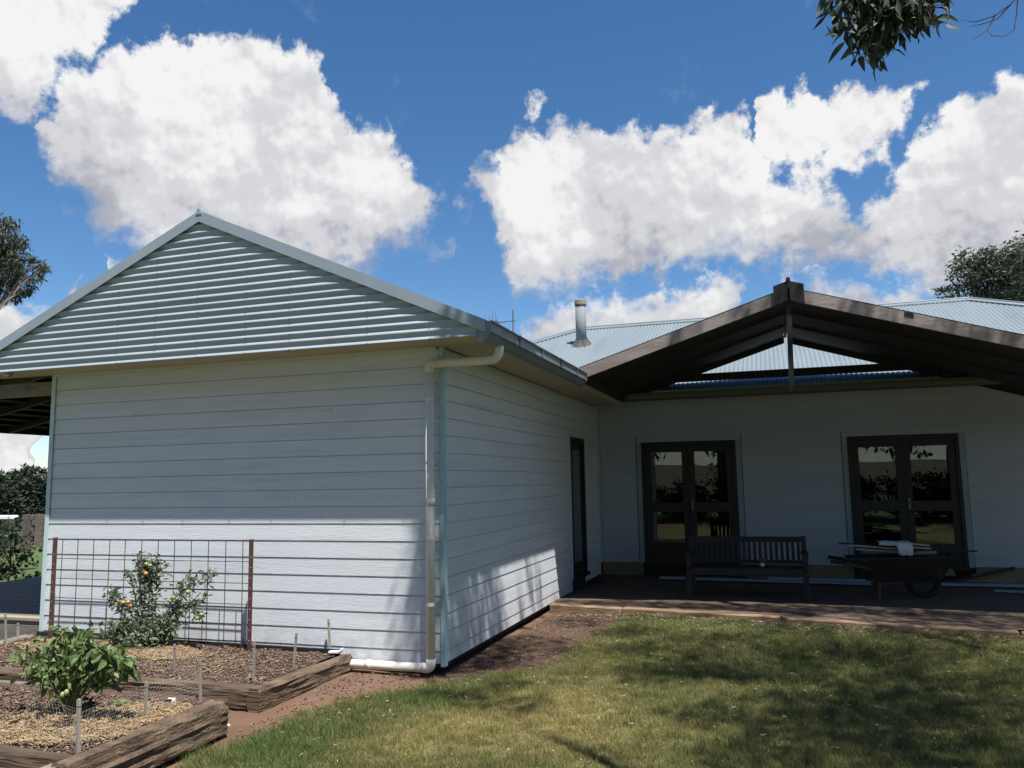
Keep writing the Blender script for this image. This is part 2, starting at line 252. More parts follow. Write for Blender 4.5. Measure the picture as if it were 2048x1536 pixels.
def glass():
    m = bpy.data.materials.new('window_glass'); m.use_nodes = True; n = m.node_tree.nodes; l = m.node_tree.links
    b = n['Principled BSDF']; b.inputs['Base Color'].default_value = (.85, .88, .88, 1); b.inputs['Roughness'].default_value = .0
    b.inputs['Transmission Weight'].default_value = 1.0; b.inputs['IOR'].default_value = 1.52
    tc = n.new('ShaderNodeTexCoord'); nz = n.new('ShaderNodeTexNoise'); nz.inputs['Scale'].default_value = 1.3; l.new(tc.outputs['Object'], nz.inputs['Vector'])
    bp = n.new('ShaderNodeBump'); bp.inputs['Strength'].default_value = .04; bp.inputs['Distance'].default_value = .02; l.new(nz.outputs['Fac'], bp.inputs['Height']); l.new(bp.outputs[0], b.inputs['Normal'])
    return m
MT['glass'] = glass()

# ---------------------------------------------------------------- building helpers
ORIGIN = {}
def root_of(o):
    while o.parent is not None: o = o.parent
    return o
def thing(name, label, cat, loc=(0, 0, 0), group=None):
    o = bpy.data.objects.new(name, None); COL.objects.link(o); o.location = loc; o.empty_display_size = .1
    o['label'] = label; o['category'] = cat
    if group: o['group'] = group
    ORIGIN[o] = np.array(loc, float)
    return o
def tag(o, label=None, cat=None, group=None, kind=None):
    if label: o['label'] = label
    if cat: o['category'] = cat
    if group: o['group'] = group
    if kind: o['kind'] = kind
    return o

class MB:
    def __init__(s): s.v = []; s.f = []
    def add(s, vs, fs):
        b = len(s.v); s.v += [tuple(map(float, p)) for p in vs]; s.f += [tuple(b + i for i in q) for q in fs]; return s
    def box(s, a, b):
        x0, y0, z0 = a; x1, y1, z1 = b
        return s.add([(x0, y0, z0), (x1, y0, z0), (x1, y1, z0), (x0, y1, z0), (x0, y0, z1), (x1, y0, z1), (x1, y1, z1), (x0, y1, z1)],
                     [(0, 3, 2, 1), (4, 5, 6, 7), (0, 1, 5, 4), (1, 2, 6, 5), (2, 3, 7, 6), (3, 0, 4, 7)])
    def beam(s, p, q, w, h, up=(0, 0, 1)):
        """rectangular bar from p to q, w across, h along up"""
        p = Vector(p); q = Vector(q); d = (q - p).normalized(); u = Vector(up); x = d.cross(u).normalized(); u = x.cross(d).normalized()
        x = x * (w / 2); u = u * (h / 2)
        return s.add([p - x - u, p + x - u, p + x + u, p - x + u, q - x - u, q + x - u, q + x + u, q - x + u],
                     [(0, 3, 2, 1), (4, 5, 6, 7), (0, 1, 5, 4), (1, 2, 6, 5), (2, 3, 7, 6), (3, 0, 4, 7)])
    def prism(s, poly, axis, a, b):
        """polygon in the two other axes, extruded along axis from a to b"""
        def mk(p, t):
            if axis == 0: return (t, p[0], p[1])
            if axis == 1: return (p[0], t, p[1])
            return (p[0], p[1], t)
        k = len(poly); vs = [mk(p, a) for p in poly] + [mk(p, b) for p in poly]
        fs = [tuple(range(k))[::-1], tuple(range(k, 2 * k))] + [(i, (i + 1) % k, k + (i + 1) % k, k + i) for i in range(k)]
        return s.add(vs, fs)
    def tube(s, path, r, n=8, cap=True):
        path = [Vector(p) for p in path]; k = len(path)
        rr = r if isinstance(r, (list, tuple)) else [r] * k
        vs = []; prev = None
        for i, p in enumerate(path):
            d = (path[min(i + 1, k - 1)] - path[max(i - 1, 0)]).normalized()
            if prev is None:
                a = Vector((0, 0, 1)) if abs(d.z) < .9 else Vector((1, 0, 0)); x = d.cross(a).normalized()
            else:
                x = (prev - d * prev.dot(d)).normalized()
            prev = x; y = d.cross(x)
            vs += [p + (x * math.cos(2 * math.pi * j / n) + y * math.sin(2 * math.pi * j / n)) * rr[i] for j in range(n)]
        fs = [(i * n + j, i * n + (j + 1) % n, (i + 1) * n + (j + 1) % n, (i + 1) * n + j) for i in range(k - 1) for j in range(n)]
        if cap: fs += [tuple(range(n))[::-1], tuple(range((k - 1) * n, k * n))]
        return s.add(vs, fs)
    def sphere(s, c, r, n=10, m=7, sq=(1, 1, 1)):
        c = Vector(c); vs = [c + Vector((0, 0, r * sq[2]))]
        for i in range(1, m):
            a = math.pi * i / m
            for j in range(n):
                b = 2 * math.pi * j / n
                vs.append(c + Vector((r * sq[0] * math.sin(a) * math.cos(b), r * sq[1] * math.sin(a) * math.sin(b), r * sq[2] * math.cos(a))))
        vs.append(c - Vector((0, 0, r * sq[2]))); L = len(vs) - 1
        fs = [(0, 1 + j, 1 + (j + 1) % n) for j in range(n)]
        for i in range(m - 2):
            for j in range(n):
                a = 1 + i * n; fs.append((a + j, a + n + j, a + n + (j + 1) % n, a + (j + 1) % n))
        a = 1 + (m - 2) * n; fs += [(a + j, L, a + (j + 1) % n) for j in range(n)]
        return s.add(vs, fs)
    def build(s, name, m, parent=None, smooth=False, bevel=0.0):
        me = bpy.data.meshes.new(name)
        off = ORIGIN[root_of(parent)] if parent is not None else np.zeros(3)
        V = np.array(s.v) - off
        me.from_pydata([tuple(p) for p in V], [], s.f)
        me.materials.append(MT[m] if isinstance(m, str) else m)
        o = bpy.data.objects.new(name, me); COL.objects.link(o)
        if parent is not None: o.parent = parent
        else: ORIGIN[o] = np.zeros(3)
        if smooth:
            me.polygons.foreach_set('use_smooth', [True] * len(me.polygons))
        if bevel:
            md = o.modifiers.new('edge', 'BEVEL'); md.width = bevel; md.segments = 1; md.limit_method = 'ANGLE'
        return o

def clone(o, parent, dloc=(0, 0, 0), rot=None, scale=None, name=None):
    c = o.copy(); COL.objects.link(c); c.parent = parent
    c.location = Vector(o.location) + Vector(dloc)
    if rot is not None: c.rotation_euler = rot
    if scale is not None: c.scale = scale
    return c

def raw_mesh(name, V, F, m, parent=None, col=None, smooth=False, kind=None, off=None):
    """large mesh straight from arrays; F is (n,3) or (n,4); col is a colour per vertex"""
    V = np.asarray(V, np.float32); F = np.asarray(F, np.int32); k = F.shape[1]
    if parent is not None: V = V - ORIGIN[root_of(parent)].astype(np.float32)
    me = bpy.data.meshes.new(name); me.vertices.add(len(V)); me.vertices.foreach_set('co', V.ravel())
    me.loops.add(F.size); me.loops.foreach_set('vertex_index', F.ravel())
    me.polygons.add(len(F)); me.polygons.foreach_set('loop_start', np.arange(0, F.size, k, dtype=np.int32))
    me.polygons.foreach_set('loop_total', np.full(len(F), k, np.int32))
    if smooth: me.polygons.foreach_set('use_smooth', np.ones(len(F), bool))
    me.update(calc_edges=True); me.validate()
    if col is not None:
        a = me.attributes.new('Col', 'FLOAT_COLOR', 'POINT'); c = np.ones((len(V), 4), np.float32); c[:, :3] = col; a.data.foreach_set('color', c.ravel())
    me.materials.append(MT[m] if isinstance(m, str) else m)
    o = bpy.data.objects.new(name, me); COL.objects.link(o)
    if parent is not None: o.parent = parent
    if kind: o['kind'] = kind
    return o

def fbm(P, scale, oct=3, seed=0):
    """cheap smooth value noise, vectorised; P (n,2)"""
    P = np.asarray(P, float) * scale; out = np.zeros(len(P)); amp = 1; tot = 0
    for o in range(oct):
        i = np.floor(P).astype(np.int64); f = P - i; f = f * f * (3 - 2 * f)
        def h(x, y):
            n = (x * 374761393 + y * 668265263 + (seed + o) * 974634541) & 0x7fffffff
            n = ((n ^ (n >> 13)) * 1274126177) & 0x7fffffff
            return ((n ^ (n >> 16)) & 0xffff) / 65535.0
        a = h(i[:, 0], i[:, 1]); b = h(i[:, 0] + 1, i[:, 1]); c = h(i[:, 0], i[:, 1] + 1); d = h(i[:, 0] + 1, i[:, 1] + 1)
        out += amp * ((a * (1 - f[:, 0]) + b * f[:, 0]) * (1 - f[:, 1]) + (c * (1 - f[:, 0]) + d * f[:, 0]) * f[:, 1]); tot += amp
        amp *= .5; P = P * 2.03
    return out / tot

def leaf_cloud(C, length, width, droop, col, jit=.25, rngl=rng):
    """folded diamond leaves at the points C; returns V, F, colours"""
    n = len(C)
    th = rngl.uniform(0, 2 * np.pi, n); ph = rngl.normal(0, .55, n) - droop
    d = np.stack([np.cos(th) * np.cos(ph), np.sin(th) * np.cos(ph), np.sin(ph)], 1)
    u = rngl.normal(size=(n, 3)); u -= d * (u * d).sum(1, keepdims=True); u /= np.linalg.norm(u, axis=1, keepdims=True) + 1e-9
    w = np.cross(d, u)
    L = length * rngl.uniform(.65, 1.25, (n, 1)); W = width * rngl.uniform(.7, 1.2, (n, 1))
    V = np.stack([C, C + d * L * .45 + w * W / 2 + u * W * .18, C + d * L, C + d * L * .45 - w * W / 2 + u * W * .18], 1).reshape(-1, 3)
    b = np.arange(n)[:, None] * 4
    F = np.concatenate([b + np.array([[0, 1, 2]]), b + np.array([[0, 2, 3]])], 0)
    c = np.asarray(col)[rngl.integers(0, len(col), n)] * rngl.uniform(1 - jit, 1 + jit, (n, 1))
    return V, F, np.repeat(c, 4, 0)

# ================================================================ GROUND
GZ = -0.22
EDGE_Y = np.array([-12, -2.5, -2.0, -1.45, -.95, -.7, -.46, -.04, .46, 1.14, 1.96, 3.3, 3.8])
EDGE_X = np.array([-.95, -.90, -.86, -.72, -.62, -.34, -.19, .12, .66, .88, .92, .98, .98])
def ver_edge_y(x): return 3.62 - .140 * np.asarray(x)
def lawn_mask(P):
    P = np.asarray(P, float); x, y = P[:, 0], P[:, 1]
    e = np.interp(y, EDGE_Y, EDGE_X) + (fbm(P, 3.5, 4, 5) - .5) * .5
    m = np.clip((x - e) / .22, 0, 1)
    m *= np.clip((ver_edge_y(x) - .08 - y + (fbm(P, 4, 3, 8) - .5) * .25) / .12, 0, 1)
    return m
def ground_z(P):
    P = np.asarray(P, float)
    near = (np.abs(P[:, 0]) < 14) & (np.abs(P[:, 1]) < 14)
    z = GZ + (fbm(P, 1.2, 3, 1) - .5) * .035 + (fbm(P, 9, 3, 2) - .5) * .020 * near
    z = z + np.clip((-P[:, 1] - 45) / 160, 0, 1) ** 1.5 * 6 * (0.6 + .8 * fbm(P, .012, 3, 3))
    z -= .05 * np.clip((-P[:, 1] - .6) / 2, 0, 1) * (P[:, 0] < 8)
    de = np.clip(ver_edge_y(P[:, 0]) - .06 - P[:, 1], 0, None); z += .065 * np.exp(-(de / .28) ** 2) * np.clip((P[:, 0] - .5) / .8, 0, 1) * (P[:, 0] < 9) * (P[:, 1] < ver_edge_y(P[:, 0]))
    return z
def lawn_colour(P):
    P = np.asarray(P, float)
    k = np.clip((fbm(P, .9, 4, 11) - .36) / .30, 0, 1)[:, None]; k2 = np.clip((fbm(P, 3.2, 3, 17) - .42) / .25, 0, 1)[:, None]
    dry = np.exp(-(((P[:, 0] - 1.15) / 1.0) ** 2 + ((P[:, 1] + 1.0) / .8) ** 2))[:, None]    # worn, yellowed middle of the lawn
    t = np.clip(.02 + .28 * k + .20 * k2 + .52 * dry, 0, 1)
    lush = np.maximum(np.exp(-(((P[:, 0] + .45) / .5) ** 2 + ((P[:, 1] + 2.0) / .7) ** 2)), .8 * np.exp(-(((P[:, 0] - .25) / .5) ** 2 + ((P[:, 1] + .7) / .35) ** 2)))[:, None]
    t = np.clip(t - .5 * lush, 0, 1)
    return (1 - t) * (np.array([.122, .158, .046]) * (1 - .6 * lush) + .6 * lush * np.array([.060, .150, .030])) + t * np.array([.36, .305, .115])

def build_ground():
    def axis(a, b, step):
        far = np.array([16, 18, 21, 25, 31, 39, 50, 65, 85, 120, 170, 240, 340, 480, 700, 1100], float)
        return np.concatenate([-far[::-1], np.arange(a, b, step), far])
    xs = axis(-14.5, 14.5, .085); ys = axis(-14.5, 14.5, .085)
    X, Y = np.meshgrid(xs, ys); P = np.stack([X.ravel(), Y.ravel()], 1)
    Z = ground_z(P)
    m = lawn_mask(P)[:, None]
    dirt = np.array([.135, .076, .048]) * (.65 + .7 * fbm(P, 5, 4, 21))[:, None]
    dirt = np.where((P[:, 0:1] > .05) & (P[:, 1:2] > -.2), dirt * .55, dirt)             # darker along the side wall
    lawn = lawn_colour(P) * np.array([.62, .60, .62])
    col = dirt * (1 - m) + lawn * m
    left = (P[:, 0] < -5.3) | (np.abs(P[:, 0]) > 13) | (P[:, 1] < -11) | (P[:, 1] > 13)
    paddock = np.array([.062, .095, .024]) * (.75 + .5 * fbm(P, .25, 4, 31))[:, None]
    dryhill = np.array([.05, .055, .026]) * (.75 + .5 * fbm(P, .05, 4, 33))[:, None]
    hillw = np.clip((-P[:, 1:2] - 30) / 40, 0, 1)
    col = np.where(left[:, None], paddock * (1 - hillw) + dryhill * hillw, col)
    nx, ny = len(xs), len(ys)
    i = (np.arange(ny - 1)[:, None] * nx + np.arange(nx - 1)[None]).ravel()
    F = np.stack([i, i + 1, i + nx + 1, i + nx], 1)
    MT['ground'] = mat('earth_and_turf', (.1, .1, .1), rough=.97, attr='Col', bump=.9, bscale=38, scale=20, c3=(.085, .056, .038), c3scale=24, c3amt=(.60, .78))
    raw_mesh('ground', np.stack([P[:, 0], P[:, 1], Z], 1), F, 'ground', col=col, smooth=True, kind='structure')
build_ground()

def build_floor():
    # bare earth under the pergola, level with the top of its timber edging
    xs = np.arange(-.0, 9.01, .1); k = np.linspace(0, 1, 40)
    V = []; 
    for t in k:
        for x in xs:
            y0 = ver_edge_y(x) + .08; y = y0 + (7.05 - y0) * t; V.append((x + .012, y, 0))
    V = np.array(V); V[:, 2] = -.112 + (fbm(V[:, :2], 3, 4, 41) - .5) * .03
    nx = len(xs); i = (np.arange(len(k) - 1)[:, None] * nx + np.arange(nx - 1)[None]).ravel()
    raw_mesh('earth_floor', V, np.stack([i, i + 1, i + nx + 1, i + nx], 1), 'floor', smooth=True, kind='structure')
build_floor()

# ================================================================ WEATHERBOARD WING
PITCH = .16667
def board_profile(zb, h=None):
    h = h or PITCH + .016
    return [(.020, zb), (-.0065, zb), (-.0010, zb + h - .0225), (.0105, zb + h - .022), (.0105, zb + h), (.020, zb + h)]        # (out, z), minus is towards the weather

wing = thing('weatherboard_wing', 'white weatherboard wing with corrugated steel gable beside the vegetable beds', 'house wing', (-2.4, 0, -.2))
def front_board(x0, x1, zb, h=None):
    b = MB(); b.prism([(o, z) for o, z in board_profile(zb, h)], 0, x0, x1); return b      # prism axis 0 uses (y, z)
# front wall: boards from the bottom up, some in two lengths with a butt joint
joints = {0: -2.9, 2: -1.2, 4: -3.1, 6: -3.58, 8: -1.6, 9: -3.58, 11: -1.19, 13: -1.19, 14: -3.7, 15: -1.2, 16: -2.5}
protos = {}
XL, XR = -4.80, -.022
for k in range(-1, 17):
    zb = k * PITCH if k >= 0 else -.11; h = None if 0 <= k < 16 else (.127 if k < 0 else .182)
    spans = [(XL, XR)] if k not in joints else [(XL, joints[k] - .0008), (joints[k] + .0008, XR)]
    for sp in spans:
        key = (sp, h)
        dz = zb
        if key in protos: clone(protos[key][0], wing, (0, 0, zb - protos[key][1]))
        else: protos[key] = (front_board(*sp, zb, h).build('weatherboard', 'board', wing), zb)
def side_board(y0, y1, zb, h=None):
    b = MB(); b.prism([(-o, z) for o, z in board_profile(zb, h)], 1, y0, y1); return b     # prism axis 1 uses (x, z)
protos = {}
for k in range(-1, 17):
    zb = k * PITCH if k >= 0 else -.11; h = None if 0 <= k < 16 else (.127 if k < 0 else .182)
    top = zb + (h or .18)
    spans = [(.05, 7.05)] if zb > 2.25 else [(.05, 4.96), (5.92, 7.05)]
    if zb < 2.2 and top > 2.25: spans = [(.05, 7.05)] if zb > 2.15 else spans
    for sp in spans:
        key = (sp, h)
        if key in protos: clone(protos[key][0], wing, (0, 0, zb - protos[key][1]))
        else: protos[key] = (side_board(*sp, zb, h).build('weatherboard', 'board', wing), zb)
MB().box((-.02, 4.96, 2.225), (.008, 5.92, 2.33)).build('door_head', 'board', wing)
# solid core behind the cladding and the dark gap under it
MB().box((-4.78, .022, -.16), (-.022, 9.2, 2.86)).build('wall_core', 'dark', wing)
# metal corner angles
MB().prism([(-.022, -.018), (.019, -.018), (.019, .052), (.013, .052), (.013, -.012), (-.022, -.012)], 2, -.135, 2.848).build('corner_trim', 'aqua', wing)
MB().prism([(-4.845, -.020), (-4.79, -.020), (-4.79, -.013), (-4.839, -.013), (-4.839, .05), (-4.845, .05)], 2, -.135, 2.848).build('corner_trim', 'aqua_sunlit', wing)
# soffit sheets
for x0, x1 in ((-5.62, -3.33), (-3.325, -.93), (-.925, .535)):
    MB().box((x0, -.43, 2.850), (x1, -.004, 2.857)).build('soffit_sheet', 'soffit', wing)
for y0, y1 in ((.0, 2.4), (2.405, 4.8), (4.805, 6.5)):
    MB().box((.012, y0, 2.8505), (.535, y1, 2.8575)).build('soffit_sheet', 'soffit', wing)
MB().box((-4.80, -.030, 2.822), (-.05, -.012, 2.849)).build('soffit_bead', 'board', wing)
# corrugated gable sheets, corrugations lying level
SL = .445; GX, GZT = -2.49, 4.25                     # slope, ridge position, underside of the barge at the ridge
def gable_sheet(z0, z1, yo):
    V = []; F = []; zs = np.arange(z0, z1 + .001, .076 / 12)
    for z in zs:
        half = max((GZT + .03 - z) / SL, .01); y = yo - .0088 * math.cos(2 * math.pi * (z - 2.845) / .076)
        V += [(GX - half, y, z), (min(GX + half, .545), y, z)]
    n = len(zs); i = np.arange(n - 1) * 2
    o = raw_mesh('gable_sheet', V, np.stack([i, i + 1, i + 3, i + 2], 1), 'gable_metal', parent=wing, smooth=True)
    return o
gable_sheet(2.845, 3.455, -.452); gable_sheet(3.450, 4.060, -.4555); gable_sheet(4.055, 4.26, -.459)
MB().prism([(GX - 3.1, 2.87), (.52, 2.87), (GX, GZT - .02)], 1, -.425, -.40).build('gable_backing', 'dark', wing)
b = MB()
for u in (237, 312, 492, 580, 735, 860, 395):
    x = at(u, 640, 1, -.46)[0]
    for j in range(10):
        z = 2.845 + .076 * (j * 2)
        if j and (hash((u, j)) % 9 == 0): continue
        if z < GZT - .06 - SL * abs(x - GX): b.tube([(x, -.462, z), (x, -.470, z)], .0065, 6)
tag(b.build('screw_heads', 'screw', wing), kind='stuff')
# barge capping
def barge(sx):
    L = 3.11 if sx > 0 else 4.6
    b = MB(); x1 = GX + sx * L
    face = [(GX, GZT), (x1, GZT - SL * L), (x1, GZT - SL * L + .108), (GX, GZT + .108)]
    b.prism(face if sx > 0 else face[::-1], 1, -.482, -.474)
    top = [(GX, GZT + .108), (x1, GZT - SL * L + .108), (x1, GZT - SL * L + .114), (GX, GZT + .114)]
    b.prism(top if sx > 0 else top[::-1], 1, -.482, -.36)
    return b.build('barge_capping', 'barge', wing)
barge(1); barge(-1)
MB().prism([(GX - .035, GZT + .075), (GX + .035, GZT + .075), (GX + .02, GZT + .128), (GX, GZT + .142), (GX - .02, GZT + .128)], 1, -.489, -.30).build('ridge_end_cap', 'barge', wing)
# corrugated roof slopes as single sheets of 0.762 m cover
def corrugated(name, x0, w, fn, m, parent, axis='x', dirn=1, amp=.008, pitch=.076, div=6):
    """sheet with ribs running up the slope: fn(t) -> (low point, high point) for cross position t"""
    n = int(round(w / pitch * div)); V = []
    for i in range(n + 1):
        t = x0 + w * i / n; lo, hi = fn(t); dz = amp * math.cos(2 * math.pi * (t / pitch))
        V += [(lo[0], lo[1], lo[2] + dz), (hi[0], hi[1], hi[2] + dz)]
    i = np.arange(n) * 2
    return raw_mesh(name, V, np.stack([i, i + 2, i + 3, i + 1], 1), m, parent=parent, smooth=True)
def wz(x): return GZT + .095 - SL * abs(x - GX)
for k in range(13):
    y0 = -.44 + k * .762
    if y0 > 9.4: break
    corrugated('roof_sheet', y0, min(.762, 9.5 - y0), lambda t: ((.60, t, wz(.60)), (GX + .02, t, wz(GX + .02))), 'roof', wing)
    corrugated('roof_sheet', y0, min(.762, 9.5 - y0), lambda t: ((-5.2, t, wz(-5.2)), (GX - .02, t, wz(GX - .02))), 'roof', wing)
MB().prism([(GX - .16, wz(GX - .16) + .016), (GX, wz(GX) + .03), (GX + .16, wz(GX + .16) + .016), (GX + .16, wz(GX + .16) + .010), (GX, wz(GX) + .022), (GX - .16, wz(GX - .16) + .010)], 1, -.36, 9.6).build('ridge_cap', 'roof', wing)
# gutter on the yard side
gut = MB()
prof = [(.548, 2.965), (.548, 2.800), (.600, 2.785), (.628, 2.800), (.655, 2.850), (.675, 2.868), (.675, 2.948), (.690, 2.955), (.690, 2.966), (.664, 2.966), (.664, 2.872), (.640, 2.858), (.615, 2.806), (.600, 2.795), (.556, 2.806), (.556, 2.965)]
# long walls of the trough as strips
k = len(prof); Y0, Y1 = -.470, 3.32
vs = [(x, Y0, z) for x, z in prof] + [(x, Y1, z) for x, z in prof]
gut.add(vs, [(i, (i + 1) % k, k + (i + 1) % k, k + i) for i in range(k)])
gutter = gut.build('gutter', 'gutter', wing)
cap = [(.540, 2.972), (.540, 2.792), (.600, 2.778), (.634, 2.795), (.660, 2.845), (.682, 2.862), (.682, 2.962)]
MB().prism(cap, 1, -.478, -.4705).build('end_cap', 'gutter', gutter)
MB().prism(cap, 1, 3.3205, 3.327).build('end_cap', 'gutter', gutter)
for y in (.35, 1.15, 1.95, 2.75):
    MB().prism([(.676, 2.866), (.6925, 2.866), (.6935, 2.97), (.676, 2.97)], 1, y, y + .006).build('joint_strip', 'screw', gutter)
MB().box((.536, -.40, 2.80), (.546, 6.5, 2.99)).build('fascia', 'soffit', wing)
# downpipe
dp = MB(); r = .0415
def arc(c, r0, a0, a1, ax, n=7):
    out = []
    for i in range(n + 1):
        a = a0 + (a1 - a0) * i / n
        out.append(ax(c, r0 * math.cos(a), r0 * math.sin(a)))
    return out
yp = -.085; zt = 2.675; xv = -.092; zl = -.135
path = [(.615, yp, 2.80), (.615, yp, zt + .08)]
path += [(.615 - .08 + .08 * math.cos(a), yp, zt + .08 - .08 * math.sin(a)) for a in np.linspace(.2, math.pi / 2, 6)]
path += [(xv + .06, yp, zt)]
dp.tube(path, r, 14)
pipe = dp.build('downpipe', 'pvc', wing, smooth=False)
pipe.data.polygons.foreach_set('use_smooth', [len(p.vertices) == 4 for p in pipe.data.polygons])
def pipe_part(name, pth, rr, parent):
    b = MB(); b.tube(pth, rr, 14); o = b.build(name, 'pvc', parent); o.data.polygons.foreach_set('use_smooth', [len(p.vertices) == 4 for p in o.data.polygons]); return o
pipe_part('pipe_elbow', [(xv + .075, yp, zt), (xv + .02, yp, zt)] + [(xv + .02 - .02 * math.sin(a), yp, zt - .02 + .02 * math.cos(a)) for a in np.linspace(.3, math.pi / 2, 4)] + [(xv, yp, zt - .075)], .0455, pipe)
pipe_part('riser', [(xv, yp, zt - .07), (xv, yp, zl + .075)], .0415, pipe)
pipe_part('pipe_collar', [(xv, yp, 1.33), (xv, yp, 1.40)], .0432, pipe)
pipe_part('pipe_elbow', [(xv, yp, zl + .08), (xv, yp, zl + .04)] + [(xv - .04 + .04 * math.cos(a), yp, zl + .04 - .04 * math.sin(a)) for a in np.linspace(.3, math.pi / 2, 5)] + [(xv - .085, yp, zl)], .0455, pipe)
pipe_part('ground_run', [(xv - .08, yp, zl), (xv - .55, yp, zl - .002), (-1.6, yp, zl - .01)], .0415, pipe)
pipe_part('pipe_collar', [(xv - .60, yp, zl), (xv - .66, yp, zl)], .0445, pipe)
for z in (.42, 1.02, 1.72, 2.32):
    MB().tube([(xv, yp, z), (xv, yp, z + .028)], .0435, 14).box((xv - .062, -.030, z + .002), (xv + .062, -.018, z + .026)).build('pipe_bracket', 'pvc', pipe)
# side door of the wing
door = MB().box((-.03, 4.99, .085), (.030, 5.045, 2.215)).box((-.03, 5.835, .085), (.030, 5.89, 2.215)).box((-.03, 4.99, 2.16), (.0295, 5.89, 2.2155)).build('side_door', 'stained', wing)
MB().box((-.045, 5.045, .10), (-.012, 5.835, 2.16)).build('door_leaf', 'stained', door)
MB().box((-.0118, 5.16, .25), (-.008, 5.72, 2.03)).build('pane', 'glass', door)
MB().tube([(.0, 5.10, 1.12), (.045, 5.10, 1.12), (.045, 5.19, 1.12)], .011, 8).build('handle', 'steel_dark', door)
MB().box((-.02, 4.955, .06), (.016, 4.988, 2.25)).build('door_trim', 'aqua', door)
MB().box((-.02, 5.892, .06), (.016, 5.925, 2.25)).build('door_trim', 'aqua', door)
MB().box((-.02, 4.97, .035), (.075, 5.91, .082)).build('door_sill', 'stained', door)

# ================================================================ MAIN HOUSE
YM = 7.07
house = thing('main_house', 'main house with a hipped corrugated roof and dark glazed double doors behind the pergola', 'house', (4, 7.07, -.1))
D1 = (.784, 2.386, .112, 2.17); D2 = (4.145, 5.765, .112, 2.165)
protos = {}
def main_board(x0, x1, zb, h=None):
    h_ = h or PITCH + .016
    b = MB(); b.prism([(YM + o, z) for o, z in [(.020, zb), (-.006, zb), (.0045, zb + h_), (.020, zb + h_)]], 0, x0, x1); return b
k = 0; zb = .112
while zb < 2.9:
    h = None if zb + PITCH < 2.88 else 2.93 - zb
    if zb < 2.12: spans = [(.05, D1[0] - .10), (D1[1] + .10, D2[0] - .09), (D2[1] + .09, 9.0)]
    else: spans = [(.05, 3.3), (3.304, 9.0)] if k % 2 else [(.05, 4.9), (4.904, 9.0)]
    for sp in spans:
        key = (sp, h)
        if key in protos: clone(protos[key][0], house, (0, 0, zb - protos[key][1]))
        else: protos[key] = (main_board(*sp, zb, h).build('weatherboard', 'board_shade_tint', house), zb)
    zb += PITCH; k += 1
MB().box((.03, YM + .0205, 2.262), (9.0, YM + .10, 2.95)).box((.03, YM + .0205, .10), (D1[0] - .0, YM + .10, 2.262)).box((D1[1], YM + .0205, .10), (D2[0], YM + .10, 2.262)).box((D2[1], YM + .0205, .10), (9.0, YM + .10, 2.262)).build('wall_core', 'dark', house)
for x0, x1 in ((.03, .745), (D1[1] + .06, 3.32), (3.325, D2[0] - .02), (D2[1] + .10, 7.2)):
    MB().box((x0, YM + .012, -.13), (x1, YM + .022, .110)).build('base_panel', 'base_panel', house)
MB().box((-.0, YM + .03, -.25), (9.0, YM + .09, .098)).build('stump_board', 'dark', house)
MB().prism([(-.012, YM - .035), (.045, YM - .035), (.045, YM + .0195), (-.012, YM + .0195)], 2, .10, 2.925).build('corner_trim', 'board_shade_tint', house)
def french_door(D, trims, label):
    x0, x1, z0, z1 = D; y = YM - .012; xm = (x0 + x1) / 2
    b = MB(); f = .055
    b.box((x0, y - .02, z0), (x0 + f, y + .06, z1)).box((x1 - f, y - .02, z0), (x1, y + .06, z1)).box((x0 + f, y - .0195, z1 - f), (x1 - f, y + .06, z1)).box((x0 + f, y - .0195, z0), (x1 - f, y + .06, z0 + .04))
    fr = b.build('french_door', 'stained', house); fr['label'] = label
    for sgn, a, c in ((-1, x0 + f + .003, xm - .002), (1, xm + .002, x1 - f - .003)):
        w = .105; zb_, zt_ = z0 + .045, z1 - f - .004; zm0, zm1 = z0 + .86, z0 + 1.02
        l = MB(); yy = y + .006
        l.box((a, yy, zb_), (a + w, yy + .04, zt_)).box((c - w, yy, zb_), (c, yy + .04, zt_))
        l.box((a + w, yy + .0005, zt_ - .11), (c - w, yy + .0395, zt_)).box((a + w, yy + .0005, zm0), (c - w, yy + .0395, zm1)).box((a + w, yy + .0005, zb_), (c - w, yy + .0395, zb_ + .30))
        l.build('door_leaf', 'stained', fr)
        for p0, p1 in ((zb_ + .30, zm0), (zm1, zt_ - .11)):
            MB().box((a + w - .004, yy + .017, p0 - .004), (c - w + .004, yy + .022, p1 + .004)).build('pane', 'glass', fr)
    MB().box((xm + .03, y - .012, z0 + .88), (xm + .065, y + .006, z0 + 1.06)).tube([(xm + .048, y - .012, z0 + 1.0), (xm + .048, y - .05, z0 + 1.0), (xm + .14, y - .05, z0 + 1.0)], .009, 8).build('handle', 'steel_dark', fr)
    for a, c in trims:
        MB().box((a, YM - .020, .10), (c, YM + .02, z1 + .012)).build('door_trim', 'aqua_dull', fr)
    MB().box((x0 - .08, YM - .014, z1 + .0125), (x1 + .085, YM + .02, 2.2775)).build('door_head', 'board_shade_tint', fr)
    MB().box((x0 - .02, y - .06, z0 - .045), (x1 + .02, y + .05, z0 - .002)).build('door_sill', 'stained', fr)
french_door(D1, ((.70, .782), (2.388, 2.475)), 'dark double glazed doors behind the garden bench')
french_door(D2, ((4.065, 4.143), (5.767, 5.845)), 'dark double glazed doors behind the loaded wheelbarrow')
